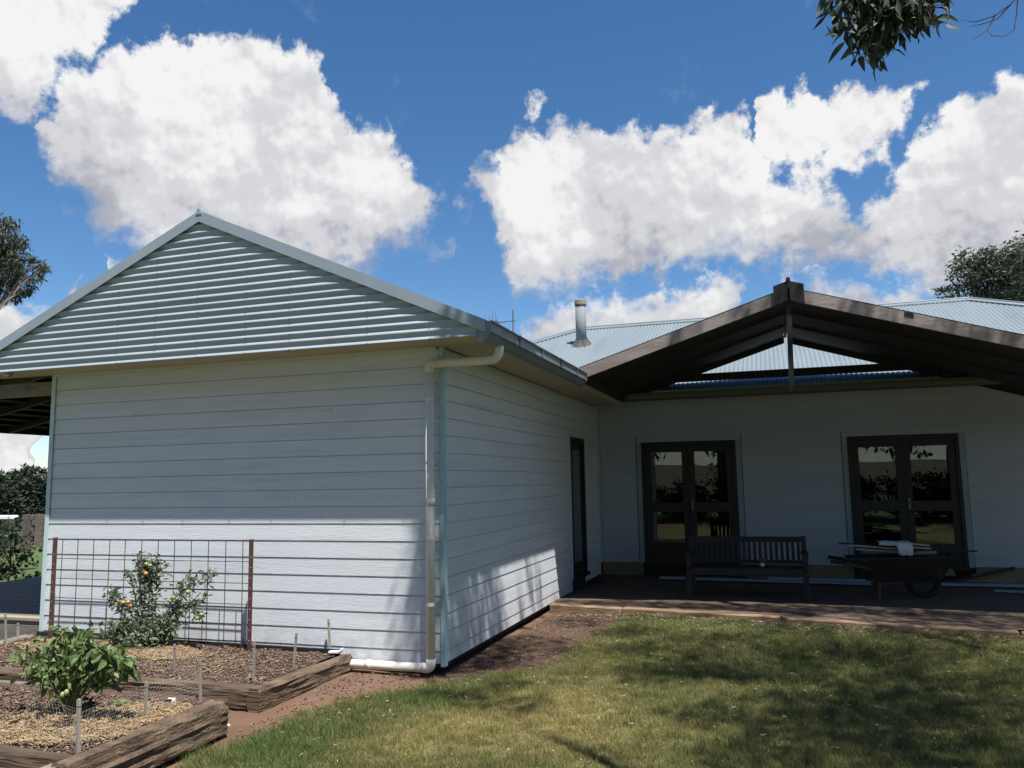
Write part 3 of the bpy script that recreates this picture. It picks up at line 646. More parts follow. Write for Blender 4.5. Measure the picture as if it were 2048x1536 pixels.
# the room behind the glass
rm = MB(); x0, x1, y0, y1, z0, z1 = .2, 8.2, 7.19, 11.0, .06, 2.75
rm.add([(x0, y0, z0), (x1, y0, z0), (x1, y1, z0), (x0, y1, z0), (x0, y0, z1), (x1, y0, z1), (x1, y1, z1), (x0, y1, z1)], [(0, 1, 2, 3), (7, 6, 5, 4), (1, 5, 6, 2), (2, 6, 7, 3), (3, 7, 4, 0)])
rm.build('room_lining', 'inner', house)
MB().box((8.95, YM + .0, -.2), (9.0, 15, 2.95)).build('end_wall', 'board_shade_tint', house)
# soffit, fascia and gutter of the main eave
MB().box((.56, 6.50, 2.93), (9.0, YM - .002, 2.938)).build('soffit_sheet', 'soffit', house)
g = MB(); g.prism([(6.50, 2.94), (6.50, 2.875), (6.44, 2.865), (6.39, 2.885), (6.375, 2.93), (6.375, 2.985), (6.385, 2.985), (6.385, 2.935), (6.40, 2.895), (6.44, 2.877), (6.49, 2.885), (6.49, 2.94)], 0, .70, 9.4); g.build('gutter', 'gutter_dark', house)
MB().box((.56, 6.502, 2.86), (9.4, 6.515, 3.0)).build('fascia', 'gutter_dark', house)
# hipped roof of single sheets
YE, ZE, YR, ZR = 6.42, 3.015, 11.05, 5.075; HL, HR = -1.17, 6.97
SM = (ZR - ZE) / (YR - YE); run = YR - YE
def hy(x):
    if x < HL: return YR - (HL - x)
    if x > HR: return YR - (x - HR)
    return YR
x = HL - run
while x < HR + run - .05:
    w = min(.762, HR + run - x)
    def fn(t):
        yt = max(hy(t), YE + .01); lo = YE
        if t < .58: lo = min(max(YE, YE + (wz(t) - ZE) / SM if t > GX else 9.4), yt - .005)
        return ((t, lo, ZE + SM * (lo - YE)), (t, yt, ZE + SM * (yt - YE)))
    corrugated('roof_sheet', x, w, fn, 'roof', house)
    x += w
MB().add([(HL, YR, ZR - .01), (HR, YR, ZR - .01), (HR + run, YR + run, ZE), (HL - run, YR + run, ZE)], [(0, 3, 2, 1)]).build('rear_slope', 'roof', house)
MB().add([(HR, YR, ZR - .01), (HR + run, YE, ZE), (HR + run, YR + run, ZE)], [(0, 1, 2)]).build('end_slope', 'roof', house)
MB().add([(HL, YR, ZR - .01), (HL - run, YR + run, ZE), (HL - run, YE, ZE)], [(0, 1, 2)]).build('end_slope', 'roof', house)
def capstrip(p, q, w=.15, n=1):
    p = Vector(p); q = Vector(q); d = (q - p).normalized(); s = Vector((0, 0, 1)).cross(d).normalized() * w
    if abs(d.z) < .05: a1, a2 = s + Vector((0, 0, -SM * w)), -s + Vector((0, 0, -SM * w))
    else: a1, a2 = s + Vector((0, 0, -.28 * w)), -s + Vector((0, 0, -.28 * w))
    up = Vector((0, 0, .030)); t = Vector((0, 0, .016))
    b = MB(); b.add([p + up, p + a1 + up * .9, p + a2 + up * .9, q + up, q + a1 + up * .9, q + a2 + up * .9, p + a1 - t * .0 + up * .2, q + a1 + up * .2, p + a2 + up * .2, q + a2 + up * .2],
                    [(0, 3, 4, 1), (0, 2, 5, 3), (1, 4, 7, 6), (2, 8, 9, 5)])
    b.tube([p + up * 1.15, q + up * 1.15], .018, 8)
    return b.build('ridge_cap', 'roof', house)
capstrip((HL, YR, ZR), ((HL + HR) / 2, YR, ZR)); capstrip(((HL + HR) / 2, YR, ZR), (HR, YR, ZR))
capstrip((HL, YR, ZR), (HL - 2.9, YR - 2.9, ZR - 2.9 * SM)); capstrip((HR, YR, ZR), (HR + run, YE, ZE))
# flue
fb = np.array([-.834, 9.666, 4.43]); fr_ = .115
fl = MB(); fl.tube([tuple(fb + (0, 0, -.05)), tuple(fb + (0, 0, .93))], fr_, 18); flue = fl.build('flue', 'flue', house)
flue.data.polygons.foreach_set('use_smooth', [len(p.vertices) == 4 for p in flue.data.polygons])
c = MB(); c.tube([tuple(fb + (0, 0, .875)), tuple(fb + (0, 0, .90))], fr_ + .008, 18); c.build('band', 'lead', flue)
c = MB(); c.tube([tuple(fb + (0, 0, .91)), tuple(fb + (0, 0, 1.0)), tuple(fb + (0, 0, 1.015))], [fr_ + .012, fr_ + .014, .09], 18); c.build('cowl', 'rust', flue)
c = MB(); n_ = 20; vs = []
for rr, dz in ((fr_ + .004, .16), (fr_ + .03, .10), (fr_ + .09, .02), (fr_ + .15, -.0)):
    for j in range(n_):
        a = 2 * math.pi * j / n_; q = rr * (1 + .12 * math.sin(j * 2.3)); vs.append((fb[0] + q * math.cos(a), fb[1] + q * math.sin(a), fb[2] + dz + SM * q * math.sin(a) + .012))
c.add(vs, [(i * n_ + j, i * n_ + (j + 1) % n_, (i + 1) * n_ + (j + 1) % n_, (i + 1) * n_ + j) for i in range(3) for j in range(n_)]); c.build('flashing', 'lead', flue)

# aerial behind the wing gutter
mb_ = at(1027, 690, 1, 8.6); mt_ = at(1029, 620, 1, 8.6)
ant = thing('tv_antenna', 'thin television aerial standing up behind the wing gutter', 'antenna', tuple(mb_))
zroof = wz(mb_[0])
MB().tube([(mb_[0], 8.6, min(zroof, mb_[2]) - .05), (mb_[0], 8.6, mt_[2])], .016, 8).build('mast', 'steel_dark', ant)
bz = at(1028, 642, 1, 8.6)[2]; xa = at(970, 642, 1, 8.6)[0]
MB().tube([(mb_[0] + .06, 8.6, bz + .01), (xa, 8.6, bz - .02)], .012, 8).build('boom', 'steel_dark', ant)
for u in (970, 979, 983, 986, 991, 993):
    xx = at(u, 642, 1, 8.6)[0]; up_ = .26 if u in (986, 991) else (.2 if u == 970 else .14)
    MB().tube([(xx, 8.6, bz - .06), (xx, 8.6, bz + up_)], .0055, 6).build('element', 'netting', ant)
MB().box((xa - .02, 8.58, bz - .05), (xa + .02, 8.62, bz + .02)).box((at(993, 642, 1, 8.6)[0] - .03, 8.57, bz - .06), (at(993, 642, 1, 8.6)[0] + .03, 8.63, bz + .03)).build('clamp', 'steel_dark', ant)

# ================================================================ PERGOLA
per = thing('pergola', 'brown timber gabled pergola joining the white wing to the main house', 'pergola', (3.3, 3.4, -.1))
PX, PS = 3.28, .315; PT = 3.885                        # ridge x, slope, top of the front rafters at the ridge
PYF, PYR = 3.36, 6.62; PXL, PXR = .60, 7.7
def pz(x, drop=0): return PT - PS * abs(x - PX) - drop
def sloped(x0, x1, d0, d1, ya, yb):
    b = MB(); b.prism([(x0, pz(x0, d1)), (x1, pz(x1, d1)), (x1, pz(x1, d0)), (x0, pz(x0, d0))], 1, ya, yb); return b
sloped(PXL, PX - .012, 0, .155, PYF - .045, PYF).build('barge_rafter', 'pergola', per)
sloped(PX + .012, PXR, 0, .155, PYF - .045, PYF).build('barge_rafter', 'pergola', per)
# splice piece on the right rafter
xs_ = at(1535, 560, 1, PYF)[0]
sloped(at(1807, 620, 1, PYF)[0], at(1826, 630, 1, PYF)[0], .004, .05, PYF - .052, PYF - .0455).build('joint_plate', 'stained', per)
# ridge end block
for sgn in (-1, 1):
    xa_, xb_ = (PX - .18, PX - .013) if sgn < 0 else (PX + .013, PX + .18)
    b = MB(); b.prism([(xa_, pz(xa_, .16)), (xb_, pz(xb_, .16)), (xb_, pz(xb_, -.085)), (xa_, pz(xa_, -.085))], 1, PYF - .085, PYF - .046); b.build('ridge_block', 'pergola_under', per)
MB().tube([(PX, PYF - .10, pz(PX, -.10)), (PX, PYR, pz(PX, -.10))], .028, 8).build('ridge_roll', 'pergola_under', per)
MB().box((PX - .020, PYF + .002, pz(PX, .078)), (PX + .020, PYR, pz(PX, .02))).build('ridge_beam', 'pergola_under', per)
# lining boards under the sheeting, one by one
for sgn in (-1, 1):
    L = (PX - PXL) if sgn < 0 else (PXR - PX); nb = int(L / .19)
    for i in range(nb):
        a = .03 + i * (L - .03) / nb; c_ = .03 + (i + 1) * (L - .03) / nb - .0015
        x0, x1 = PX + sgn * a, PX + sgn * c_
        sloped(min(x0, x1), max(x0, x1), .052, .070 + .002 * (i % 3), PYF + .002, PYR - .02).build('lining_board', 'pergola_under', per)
for y in (4.4, 5.4):
    for x0, x1 in ((PXL + .05, PX - .03), (PX + .03, PXR - .05)):
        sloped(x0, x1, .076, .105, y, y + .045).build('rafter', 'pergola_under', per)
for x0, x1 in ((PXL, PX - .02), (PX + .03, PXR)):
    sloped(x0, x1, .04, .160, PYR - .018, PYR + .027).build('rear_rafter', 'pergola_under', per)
def pfn(sgn):
    return (lambda t: ((PXL - .03 if sgn < 0 else PXR + .05, t, pz(PXL - .03 if sgn < 0 else PXR + .05, -.012)), (PX, t, pz(PX, -.012))))
for i in range(5):
    y0 = PYF - .03 + i * .762; w = min(.762, PYR + .05 - y0)
    if w < .1: break
    for sgn in (-1, 1): corrugated('roof_sheet', y0, w, pfn(sgn), 'roof', per)
zt0, zt1 = 3.17, 3.295
MB().box((1.2, PYR + .03, zt0), (PXR, PYR + .08, zt1)).build('tie_beam', 'stained', per)
MB().beam((PX - .03, PYF - .012, 2.585), (PX - .004, PYF - .012, pz(PX, .02)), .062, .05, up=(0, 1, 0)).build('king_post', 'pergola_under', per)
for y in (PYF + .03, PYR - .3):
    MB().box((PXR - .12, y, -.2), (PXR - .02, y + .10, pz(PXR - .02, .10))).build('post', 'pergola', per)
MB().box((PXR - .12, PYF + .13, pz(PXR, .24)), (PXR - .07, PYR - .30, pz(PXR, .07))).build('side_beam', 'pergola_under', per)
MB().box((PXL - .035, PYF + .005, pz(PXL, .17)), (PXL + .01, PYR, pz(PXL, .03))).build('side_beam', 'pergola_under', per)

# ================================================================ SIDE VERANDAH AND DECK
sv = thing('side_verandah', 'dark open verandah roof along the far side of the white wing', 'verandah', (-5.8, 2, 0))
def vz(x): return wz(-4.85) - .02 - .20 * (-4.85 - x)
VX = -8.55
def vfn(t): return ((VX - .05, t, vz(VX - .05)), (-4.86, t, vz(-4.86)))
for i in range(12):
    corrugated('roof_sheet', -.30 + i * .762, .762, vfn, 'roof', sv, amp=.006)
for i in range(10):
    y = -.28 + i * .9
    b = MB(); b.prism([(VX + .1, vz(VX + .1) - .015), (-4.86, vz(-4.86) - .015), (-4.86, vz(-4.86) - .15), (VX + .1, vz(VX + .1) - .13)], 1, y, y + .045); b.build('rafter', 'sleeper_grey' if i == 1 else 'stained', sv)
MB().box((VX, -.30, 2.435), (VX + .09, 8.8, vz(VX) - .005)).build('outer_beam', 'stained', sv)
for i in range(12):
    x = VX + .12 + i * .29
    MB().box((x, -.28, vz(x) - .0150), (x + .27, 8.8, vz(x) - .008)).build('lining_board', 'pergola_under', sv)
MB().box((VX + .1, .12, 2.64), (-4.87, .16, 2.80)).build('front_beam', 'pergola', sv)
for y in (5.6, 8.4): MB().box((VX, y, -.1), (VX + .09, y + .09, 2.435)).build('post', 'stained', sv)
pw = at(20, 748, 1, -.42); 
MB().tube([tuple(at(-6, 742, 1, -.42)), tuple(at(3, 747, 1, -.42)), tuple(at(10, 751, 1, -.42)), tuple(at(18, 751, 1, -.42))], .008, 6).build('white_cable', 'white', sv)
MB().tube([tuple(at(18, 752, 1, -.40)), tuple(at(26, 741, 1, -.40))], .022, 8).build('cable_bracket', 'steel_dark', sv)

dk = thing('timber_deck', 'low grey timber deck with a sunlit-coloured front board beside the wing', 'deck', (-6, 2, -.1))
DZ = .10; DYF = .10
nb = 0
y = DYF
while y < 9:
    MB().box((-8.75, y, DZ - .03), (-4.90, y + .138, DZ + .003 * (nb % 2))).build('deck_board', 'deck_sunlit' if nb == 0 else 'deck', dk); y += .145; nb += 1
MB().box((-8.75, DYF + .03, -.03), (-4.90, DYF + .07, DZ - .034)).build('front_joist', 'deck', dk)
MB().box((-8.75, DYF - .0, -.20), (-4.93, DYF + .028, .02)).build('step_riser', 'deck', dk)

# ================================================================ PERGOLA EDGING
ed = thing('timber_edging', 'low sunlit timber edging between the lawn and the earth floor', 'edging', (2.5, 3.3, -.2))
for x0, x1, dz, m in ((.03, 1.02, 0, 'edging'), (1.04, 2.96, .005, 'edging'), (2.98, 5.35, -.008, 'edging'), (5.37, 8.2, -.02, 'edging')):
    b = MB(); y0, y1 = float(ver_edge_y(x0)), float(ver_edge_y(x1))
    b.beam((x0, y0, -.165 + dz), (x1, y1, -.168 + dz), .13, .13); b.build('edging_sleeper', m, ed, bevel=.012)

# ================================================================ RAISED BEDS
def sleeper(name, p, q, w, h, m, parent, rough=.012, seg=.03, seed=0, round_=.012):
    """old railway sleeper from p to q (centre line of its top face): weathered, grooved along the grain"""
    p = Vector(p); q = Vector(q); L = (q - p).length; d = (q - p).normalized(); x = d.cross(Vector((0, 0, 1))).normalized(); z = x.cross(d).normalized()
    ns = max(6, int(L / seg)); ring = []
    nw, nh = 6, 10
    for i in range(nw): ring.append((-w / 2 + w * i / nw, 0))
    for i in range(nh): ring.append((w / 2, -h * i / nh))
    for i in range(nw): ring.append((w / 2 - w * i / nw, -h))
    for i in range(nh): ring.append((-w / 2, -h + h * i / nh))
    k = len(ring); V = []
    for i in range(ns + 1):
        t = L * i / ns
        for a, b in ring:
            side = abs(abs(a) - w / 2) < 1e-6
            g = mnoise.noise((t * 1.6 + seed, (b if side else a) * 55 + seed, 3 + (1 if a > 0 else 7)))
            g2 = mnoise.noise((t * 5 + seed, (b if side else a) * 24, 9))
            dep = -rough * max(0, g * 1.6 + .15) + rough * .55 * g2 + .012 * mnoise.noise((t * .8 + seed, a * 3, b * 3))
            cx, cz = (a / (w / 2)), ((b + h / 2) / (h / 2))
            edge = max(0, abs(cx) + abs(cz) - 1.75) / .25
            s = 1 - round_ * edge * (1 + mnoise.noise((t * 3, cx + seed, cz))) / (w / 2)
            aa = a * s + (math.copysign(dep, a) if side else 0); bb = (b + h / 2) * s - h / 2 + (dep * (1 if b > -h / 2 else -1) if not side else 0)
            V.append(p + d * t + x * aa + z * bb)
    b_ = MB(); F = [(i * k + j, i * k + (j + 1) % k, (i + 1) * k + (j + 1) % k, (i + 1) * k + j) for i in range(ns) for j in range(k)]
    F += [tuple(range(k))[::-1], tuple(range(ns * k, ns * k + k))]
    b_.add(V, F); o = b_.build(name, m, parent)
    return o

bed1 = thing('raised_bed', 'raised vegetable bed of dark old sleepers against the white wall', 'raised bed', (-3, -.7, -.25))
sleeper('sleeper', (-1.033, -1.42, -.048), (-.967, -.07, -.052), .115, .19, 'sleeper', bed1, seed=1, rough=.016)
sleeper('sleeper', (-1.10, -1.335, -.055), (-3.0, -1.31, -.058), .115, .19, 'sleeper', bed1, seed=5, rough=.014)
sleeper('sleeper', (-3.02, -1.31, -.06), (-5.0, -1.28, -.06), .12, .19, 'sleeper', bed1, seed=9)
sleeper('sleeper', (-4.93, -1.2, -.045), (-4.90, -.09, -.035), .14, .18, 'sleeper_grey', bed1, seed=12)
MB().beam((-1.035, -.085, -.065), (-4.8, -.075, -.05), .03, .10).build('back_plank', 'stained', bed1)
MB().box((-1.10, -1.47, -.29), (-.975, -1.25, -.237)).build('packing_block', 'stained', bed1)
MB().box((-1.04, -.20, -.27), (-.915, -.075, -.240)).build('packing_block', 'sleeper', bed1)
MB().box((-1.30, -1.40, -.30), (-1.12, -1.22, -.244)).build('packing_block', 'sleeper_grey', bed1)

bed2 = thing('raised_bed', 'raised bed of thick weathered sleepers around the leafy bush, nearest the lawn', 'raised bed', (-2, -2.5, -.26))
sleeper('sleeper', (-.965, -3.30, .0), (-.965, -1.93, .0), .165, .25, 'sleeper', bed2, seed=20, rough=.020, round_=.022)
sleeper('sleeper', (-1.05, -3.17, -.012), (-3.6, -3.10, -.0), .15, .24, 'sleeper', bed2, seed=26, rough=.014, round_=.02)
pa, pb = at(415, 1403, 2, -.115), at(246, 1386, 2, -.115)
dl = (pb - pa); dl[2] = 0; dl /= np.linalg.norm(dl)
sleeper('sleeper', tuple(pa), tuple(pa + dl * 2.9), .12, .16, 'sleeper_grey', bed2, seed=33, rough=.008)
MB().box((-1.075, -3.36, -.26), (-.985, -3.255, -.022)).build('corner_post', 'sleeper_grey', bed2)

def soil_z(P):
    P = np.asarray(P, float); z1 = -.082 + .03 * np.clip((P[:, 1] + 1.3) / 1.2, 0, 1)
    z1 = z1 + .05 * np.exp(-((P[:, 0] + 2.9) ** 2 + (P[:, 1] + .45) ** 2) / .18)
    z2 = -.062 + .03 * np.exp(-((P[:, 0] + 1.65) ** 2 + (P[:, 1] + 2.55) ** 2) / .25)
    z = np.where(P[:, 1] > -1.6, z1, z2)
    return z + (fbm(P, 7, 3, 51) - .5) * .035 + (fbm(P, 28, 2, 52) - .5) * .014
def soil_patch(name, x0, x1, y0, y1):
    xs = np.arange(x0, x1, .022); ys = np.arange(y0, y1, .022); X, Y = np.meshgrid(xs, ys); P = np.stack([X.ravel(), Y.ravel()], 1)
    Z = soil_z(P); nx = len(xs); i = (np.arange(len(ys) - 1)[:, None] * nx + np.arange(nx - 1)[None]).ravel()
    raw_mesh(name, np.stack([P[:, 0], P[:, 1], Z], 1), np.stack([i, i + 1, i + nx + 1, i + nx], 1), 'soil', smooth=True, kind='structure')
soil_patch('garden_soil', -4.88, -1.03, -1.29, -.06)
soil_patch('garden_soil', -3.7, -1.02, -3.12, -1.70)

def scatter_sticks(name, P, z, length, thick, cols, m, flat=.25, kind='stuff', lift=.008):
    """short tumbled pieces (thin 4-sided slivers)"""
    n = len(P); th = rng.uniform(0, 2 * np.pi, n); ph = rng.normal(0, flat, n)
    d = np.stack([np.cos(th) * np.cos(ph), np.sin(th) * np.cos(ph), np.sin(ph)], 1); L = length * rng.uniform(.4, 1.3, (n, 1)); T = thick * rng.uniform(.6, 1.4, (n, 1))
    c = np.concatenate([P, (z + lift + rng.uniform(0, lift, n))[:, None]], 1); sd = np.stack([-np.sin(th), np.cos(th), np.zeros(n)], 1); up = np.array([0, 0, 1.0])
    a = c - d * L / 2; b = c + d * L / 2
    V = np.stack([a - sd * T / 2, a + sd * T / 2, a + up * T * .7, b - sd * T / 2, b + sd * T / 2, b + up * T * .7], 1).reshape(-1, 3)
    k = np.arange(n)[:, None] * 6
    F = np.concatenate([k + np.array([[0, 3, 5, 2]]), k + np.array([[1, 2, 5, 4]]), k + np.array([[0, 1, 4, 3]])], 0)
    col = np.asarray(cols)[rng.integers(0, len(cols), n)] * rng.uniform(.75, 1.2, (n, 1))
    return raw_mesh(name, V, F, m, col=np.repeat(col, 6, 0), kind=kind)
STRAW = [(.30, .21, .115), (.37, .27, .155), (.22, .15, .08), (.42, .33, .21)]
CHIP = [(.095, .058, .040), (.14, .088, .060), (.07, .044, .030), (.17, .115, .085), (.24, .18, .14), (.11, .068, .048)]
# straw mulch: a thick collar round the bush, another round the tomato, loose wisps elsewhere
def ring(cx, cy, r0, r1, n, sx=1.0, sy=1.0):
    a = rng.uniform(0, 2 * np.pi, n); r = np.sqrt(rng.uniform(r0 * r0, r1 * r1, n)); return np.stack([cx + sx * r * np.cos(a), cy + sy * r * np.sin(a)], 1)
P = np.concatenate([ring(-1.62, -2.66, .12, .56, 5200, .95, .62), ring(-1.30, -2.25, 0, .30, 2200, 1.0, .9)]); P = P[(P[:, 0] < -1.05) & (P[:, 1] > -3.08) & (P[:, 1] < -1.9)]
scatter_sticks('straw_mulch', P, soil_z(P) + rng.uniform(0, .018, len(P)), .055, .0045, STRAW, 'straw', .35)
P = np.concatenate([ring(-2.75, -.58, 0, .45, 3000, 1.1, .5), ring(-4.0, -.45, 0, .5, 1500, 1.2, .5), ring(-2.3, -.75, 0, .6, 350, 1.2, .6)]); P = P[(P[:, 1] < -.12) & (P[:, 1] > -1.25) & (P[:, 0] > -4.8)]
scatter_sticks('straw_mulch', P, soil_z(P) + rng.uniform(0, .018, len(P)), .055, .0045, STRAW, 'straw', .35)
P = np.stack([rng.uniform(-4.8, -1.1, 9000), rng.uniform(-1.25, -.12, 9000)], 1)
scatter_sticks('bark_mulch', P, soil_z(P), .028, .010, CHIP, 'chips', .3, lift=.004)
P = np.stack([rng.uniform(-3.5, -1.1, 7000), rng.uniform(-3.05, -1.85, 7000)], 1)
scatter_sticks('bark_mulch', P, soil_z(P), .028, .010, CHIP, 'chips', .3, lift=.004)

# stakes, each at its own place
def stake(base, top, z, label, w=.017):
    a = at(*base, 2, z); b = at(*top, 1, a[1]); t = thing('garden_stake', label, 'stake', tuple(a), 'small wooden stakes in the raised beds')
    m = MB(); m.beam(tuple(a - np.array([0, 0, .06])), tuple(b), w, w, up=(0, 1, 0)); m.build('shaft', 'stake', t)
    d = b - a; c = MB(); c.beam(tuple(a + d * .86), tuple(a + d * .885), w + .003, w + .003, up=(0, 1, 0)); c.build('wire_tie', 'netting', t)
    return a, b
SK = {}
SK['A'] = stake((157, 1505), (158, 1398), -.055, 'wooden stake in front of the leafy bush behind the front sleeper', .019)
SK['B'] = stake((290, 1440), (293, 1364), -.055, 'wooden stake right of the leafy bush, standing in straw')
SK['C'] = stake((401, 1402), (400, 1320), -.06, 'wooden stake behind the far end of the thickest sleeper')
SK['D'] = stake((350, 1348), (349, 1288), -.075, 'wooden stake in straw just right of the tomato plant')
SK['E'] = stake((507, 1364), (508, 1282), -.07, 'wooden stake beside the foot of the right rusty picket')
SK['F'] = stake((586, 1338), (593, 1266), -.07, 'leaning wooden stake in bare bark halfway along the right sleeper')
SK['G'] = stake((661, 1306), (657, 1238), -.055, 'wooden stake at the corner by the white wall and white tag')
SK['H'] = stake((12, 1292), (11, 1228), -.07, 'taller wooden stake in front of the deck step')
SK['I'] = stake((36, 1280), (36, 1246), -.07, 'short wooden stake in front of the deck step')

# chicken wire round the bush: twisted hexagons of thin wire
def hexnet(m, p, q, h, cell=.030, wire=.00065):
    p = Vector(p); q = Vector(q); L = (q - p).length; d = (q - p) / L; up = Vector((0, 0, 1)); nn = d.cross(up).normalized()
    def pt(a, z): return p + d * a + up * z + nn * (.012 * math.sin(a * 9) + .006 * math.sin(z * 40 + a * 20))
    nx = int(L / cell); nz = int(h / (cell * .75))
    def seg(a, b):
        b_ = pt(*b); a_ = pt(*a); v = (b_ - a_); s = Vector((v.z * d.x, v.z * d.y, -v.dot(d)))
        s = s.normalized() * wire; t = nn * wire
        m.add([a_ - s, a_ + s, a_ + t * 1.6, b_ - s, b_ + s, b_ + t * 1.6], [(0, 3, 5, 2), (1, 2, 5, 4), (0, 1, 4, 3)])
    for j in range(nz):
        for i in range(nx + 1):
            o = (j % 2) * .5; x0 = (i + o) * cell; z0 = j * cell * .75
            if x0 > L: continue
            seg((x0, z0), (x0, z0 + cell * .42))
            if x0 + cell * .5 <= L: seg((x0, z0 + cell * .42), (x0 + cell * .5, z0 + cell * .75))
            if x0 - cell * .5 >= 0: seg((x0, z0 + cell * .42), (x0 - cell * .5, z0 + cell * .75))
    for z in (0, h): m.tube([pt(L * t, z) for t in np.linspace(0, 1, 12)], wire * 1.3, 4, cap=False)
nt = thing('wire_netting', 'fine wire netting strung between stakes round the leafy bush', 'wire netting', tuple(SK['A'][0]))
def foot(k): a = SK[k][0]; return (a[0], a[1], a[2] + .01)
Lp = at(48, 1462, 2, -.05)
for (a, b, h) in (((Lp[0], Lp[1], -.045), foot('A'), .235), (foot('A'), foot('B'), .225), (foot('B'), foot('C'), .225)):
    m = MB(); hexnet(m, a, b, h); m.build('net_panel', 'netting', nt)
nt2 = thing('wire_netting', 'fine wire netting standing in bark between the bush and the tomato plant', 'wire netting', tuple(SK['D'][0]))
fd = foot('D'); f3 = at(270, 1338, 2, -.07)
for (a, b, h) in ((tuple(f3), fd, .20), (fd, (at(402, 1362, 2, -.07)[0], at(402, 1362, 2, -.07)[1], -.06), .21)):
    m = MB(); hexnet(m, a, b, h); m.build('net_panel', 'netting', nt2)

# trellis of reinforcing mesh between two pickets
YT = -.20
tz = [at(306, y, 1, YT)[2] for y in (1079.5, 1120, 1161.5, 1202, 1243)]
tr = thing('mesh_trellis', 'rusty steel mesh trellis standing between two pickets before the white wall', 'trellis', (float(at(306, 1290, 1, YT)[0]), YT, -.05))
xl, xr = at(109, 1080, 1, YT)[0], at(504, 1080, 1, YT)[0]
for z in tz:
    MB().tube([(xl + .01, YT, z), ((xl + xr) / 2, YT + .004, z - .004), (xr - .01, YT, z)], .0042, 6).build('wire', 'wire', tr)
for u in (127, 157.5, 189, 221, 252, 285, 318, 350.6, 384, 418.4, 453, 487):
    x = at(u, 1080, 1, YT)[0]; j = rng.uniform(-.004, .004)
    MB().tube([(x, YT - .0065, tz[0] + .004), (x + j, YT - .0065, .5), (x + 2 * j, YT - .0065, -.07)], .0042, 6).build('wire', 'wire', tr)
def picket(u0, v0, u1, label):
    a = at(u1, 1285, 1, YT); b = at(u0, v0, 1, YT); x = (a[0] + b[0]) / 2
    t = thing('steel_picket', label, 'post', (x, YT, -.06), 'rusty pickets holding the trellis')
    m = MB(); w = .023
    m.prism([(x - w, YT - .016), (x + w, YT - .016), (x + w, YT - .011), (x + .0035, YT - .010), (x + .003, YT + .022), (x - .003, YT + .022), (x - .0035, YT - .010), (x - w, YT - .011)], 2, -.12, b[2] + .012); m.build('shaft', 'picket', t)
    d = MB()
    for i in range(9): d.tube([(x, YT - .0162, .05 + i * .1), (x, YT - .0175, .05 + i * .1)], .0045, 6)
    tag(d.build('punched_hole', 'white', t), kind='stuff')
picket(109, 1077, 104, 'rusty brown steel picket at the left end of the trellis')
picket(504, 1081, 500, 'rusty brown steel picket at the right end of the trellis')

# ================================================================ PLANTS OF THE BEDS
def leaf_proto(name, L, W, curl, m, col, nseg=5):
    """one broad pointed leaf with a midrib fold, drooping towards its tip"""
    V = []; F = []
    for i in range(nseg + 1):
        t = i / nseg; w = W * .5 * (math.sin(math.pi * min(1, t ** .75)) ** .85) if 0 < i < nseg else .0008
        y = L * math.sin(curl * t) / curl if curl else L * t; z = -L * (1 - math.cos(curl * t)) / max(curl, .01)
        V += [(-w, y, z + w * .35), (0, y, z), (w, y, z + w * .35)]
        if i:
            b = (i - 1) * 3; F += [(b, b + 1, b + 4, b + 3), (b + 1, b + 2, b + 5, b + 4)]
    me = bpy.data.meshes.new(name); me.from_pydata(V, [], F); me.materials.append(MT[m]); me.polygons.foreach_set('use_smooth', [True] * len(me.polygons))
    a = me.attributes.new('Col', 'FLOAT_COLOR', 'POINT'); a.data.foreach_set('color', np.tile(np.array([*col, 1], np.float32), len(V)))
    return me
bc = at(138, 1442, 2, -.05)
bush = thing('leafy_bush', 'bushy green pepper plant with drooping leaves in the straw of the front bed', 'plant', tuple(bc))
LP = [leaf_proto('leaf', .105, .042, c, 'leaf', col) for c, col in ((.9, (.085, .150, .040)), (1.3, (.115, .185, .050)), (.5, (.070, .125, .036)), (1.1, (.16, .225, .068)), (1.0, (.10, .160, .052)))]
bstem = MB(); tips = []
rb = random.Random(4)
for i in range(17):
    az = rb.uniform(0, 6.28); sp = rb.uniform(.05, .34); h = rb.uniform(.40, .66) - sp * .38
    tip = Vector((bc[0] + math.cos(az) * sp * 1.18, bc[1] + math.sin(az) * sp, bc[2] + h)); mid = Vector((bc[0] + math.cos(az) * sp * .45, bc[1] + math.sin(az) * sp * .4, bc[2] + h * .5))
    bstem.tube([(bc[0] + rb.uniform(-.02, .02), bc[1] + rb.uniform(-.02, .02), bc[2] - .03), mid, tip], [.008, .0055, .003], 5); tips += [(mid, tip)] * 1
for (u, v) in ((60, 1305), (85, 1290), (150, 1250), (170, 1262), (235, 1300), (255, 1320), (205, 1300), (110, 1330)):    # the taller shoots
    p = Vector(at(u, v, 1, bc[1] + rb.uniform(-.12, .12))); b0 = Vector((bc[0], bc[1], bc[2] + .05)); bstem.tube([b0, (b0 + p) / 2 + Vector((0, 0, .03)), p], [.008, .0055, .0025], 5); tips.append(((b0 + p) / 2, p)); tips.append(((b0 + p) / 2, p))
bstem.build('stem', 'stem', bush)
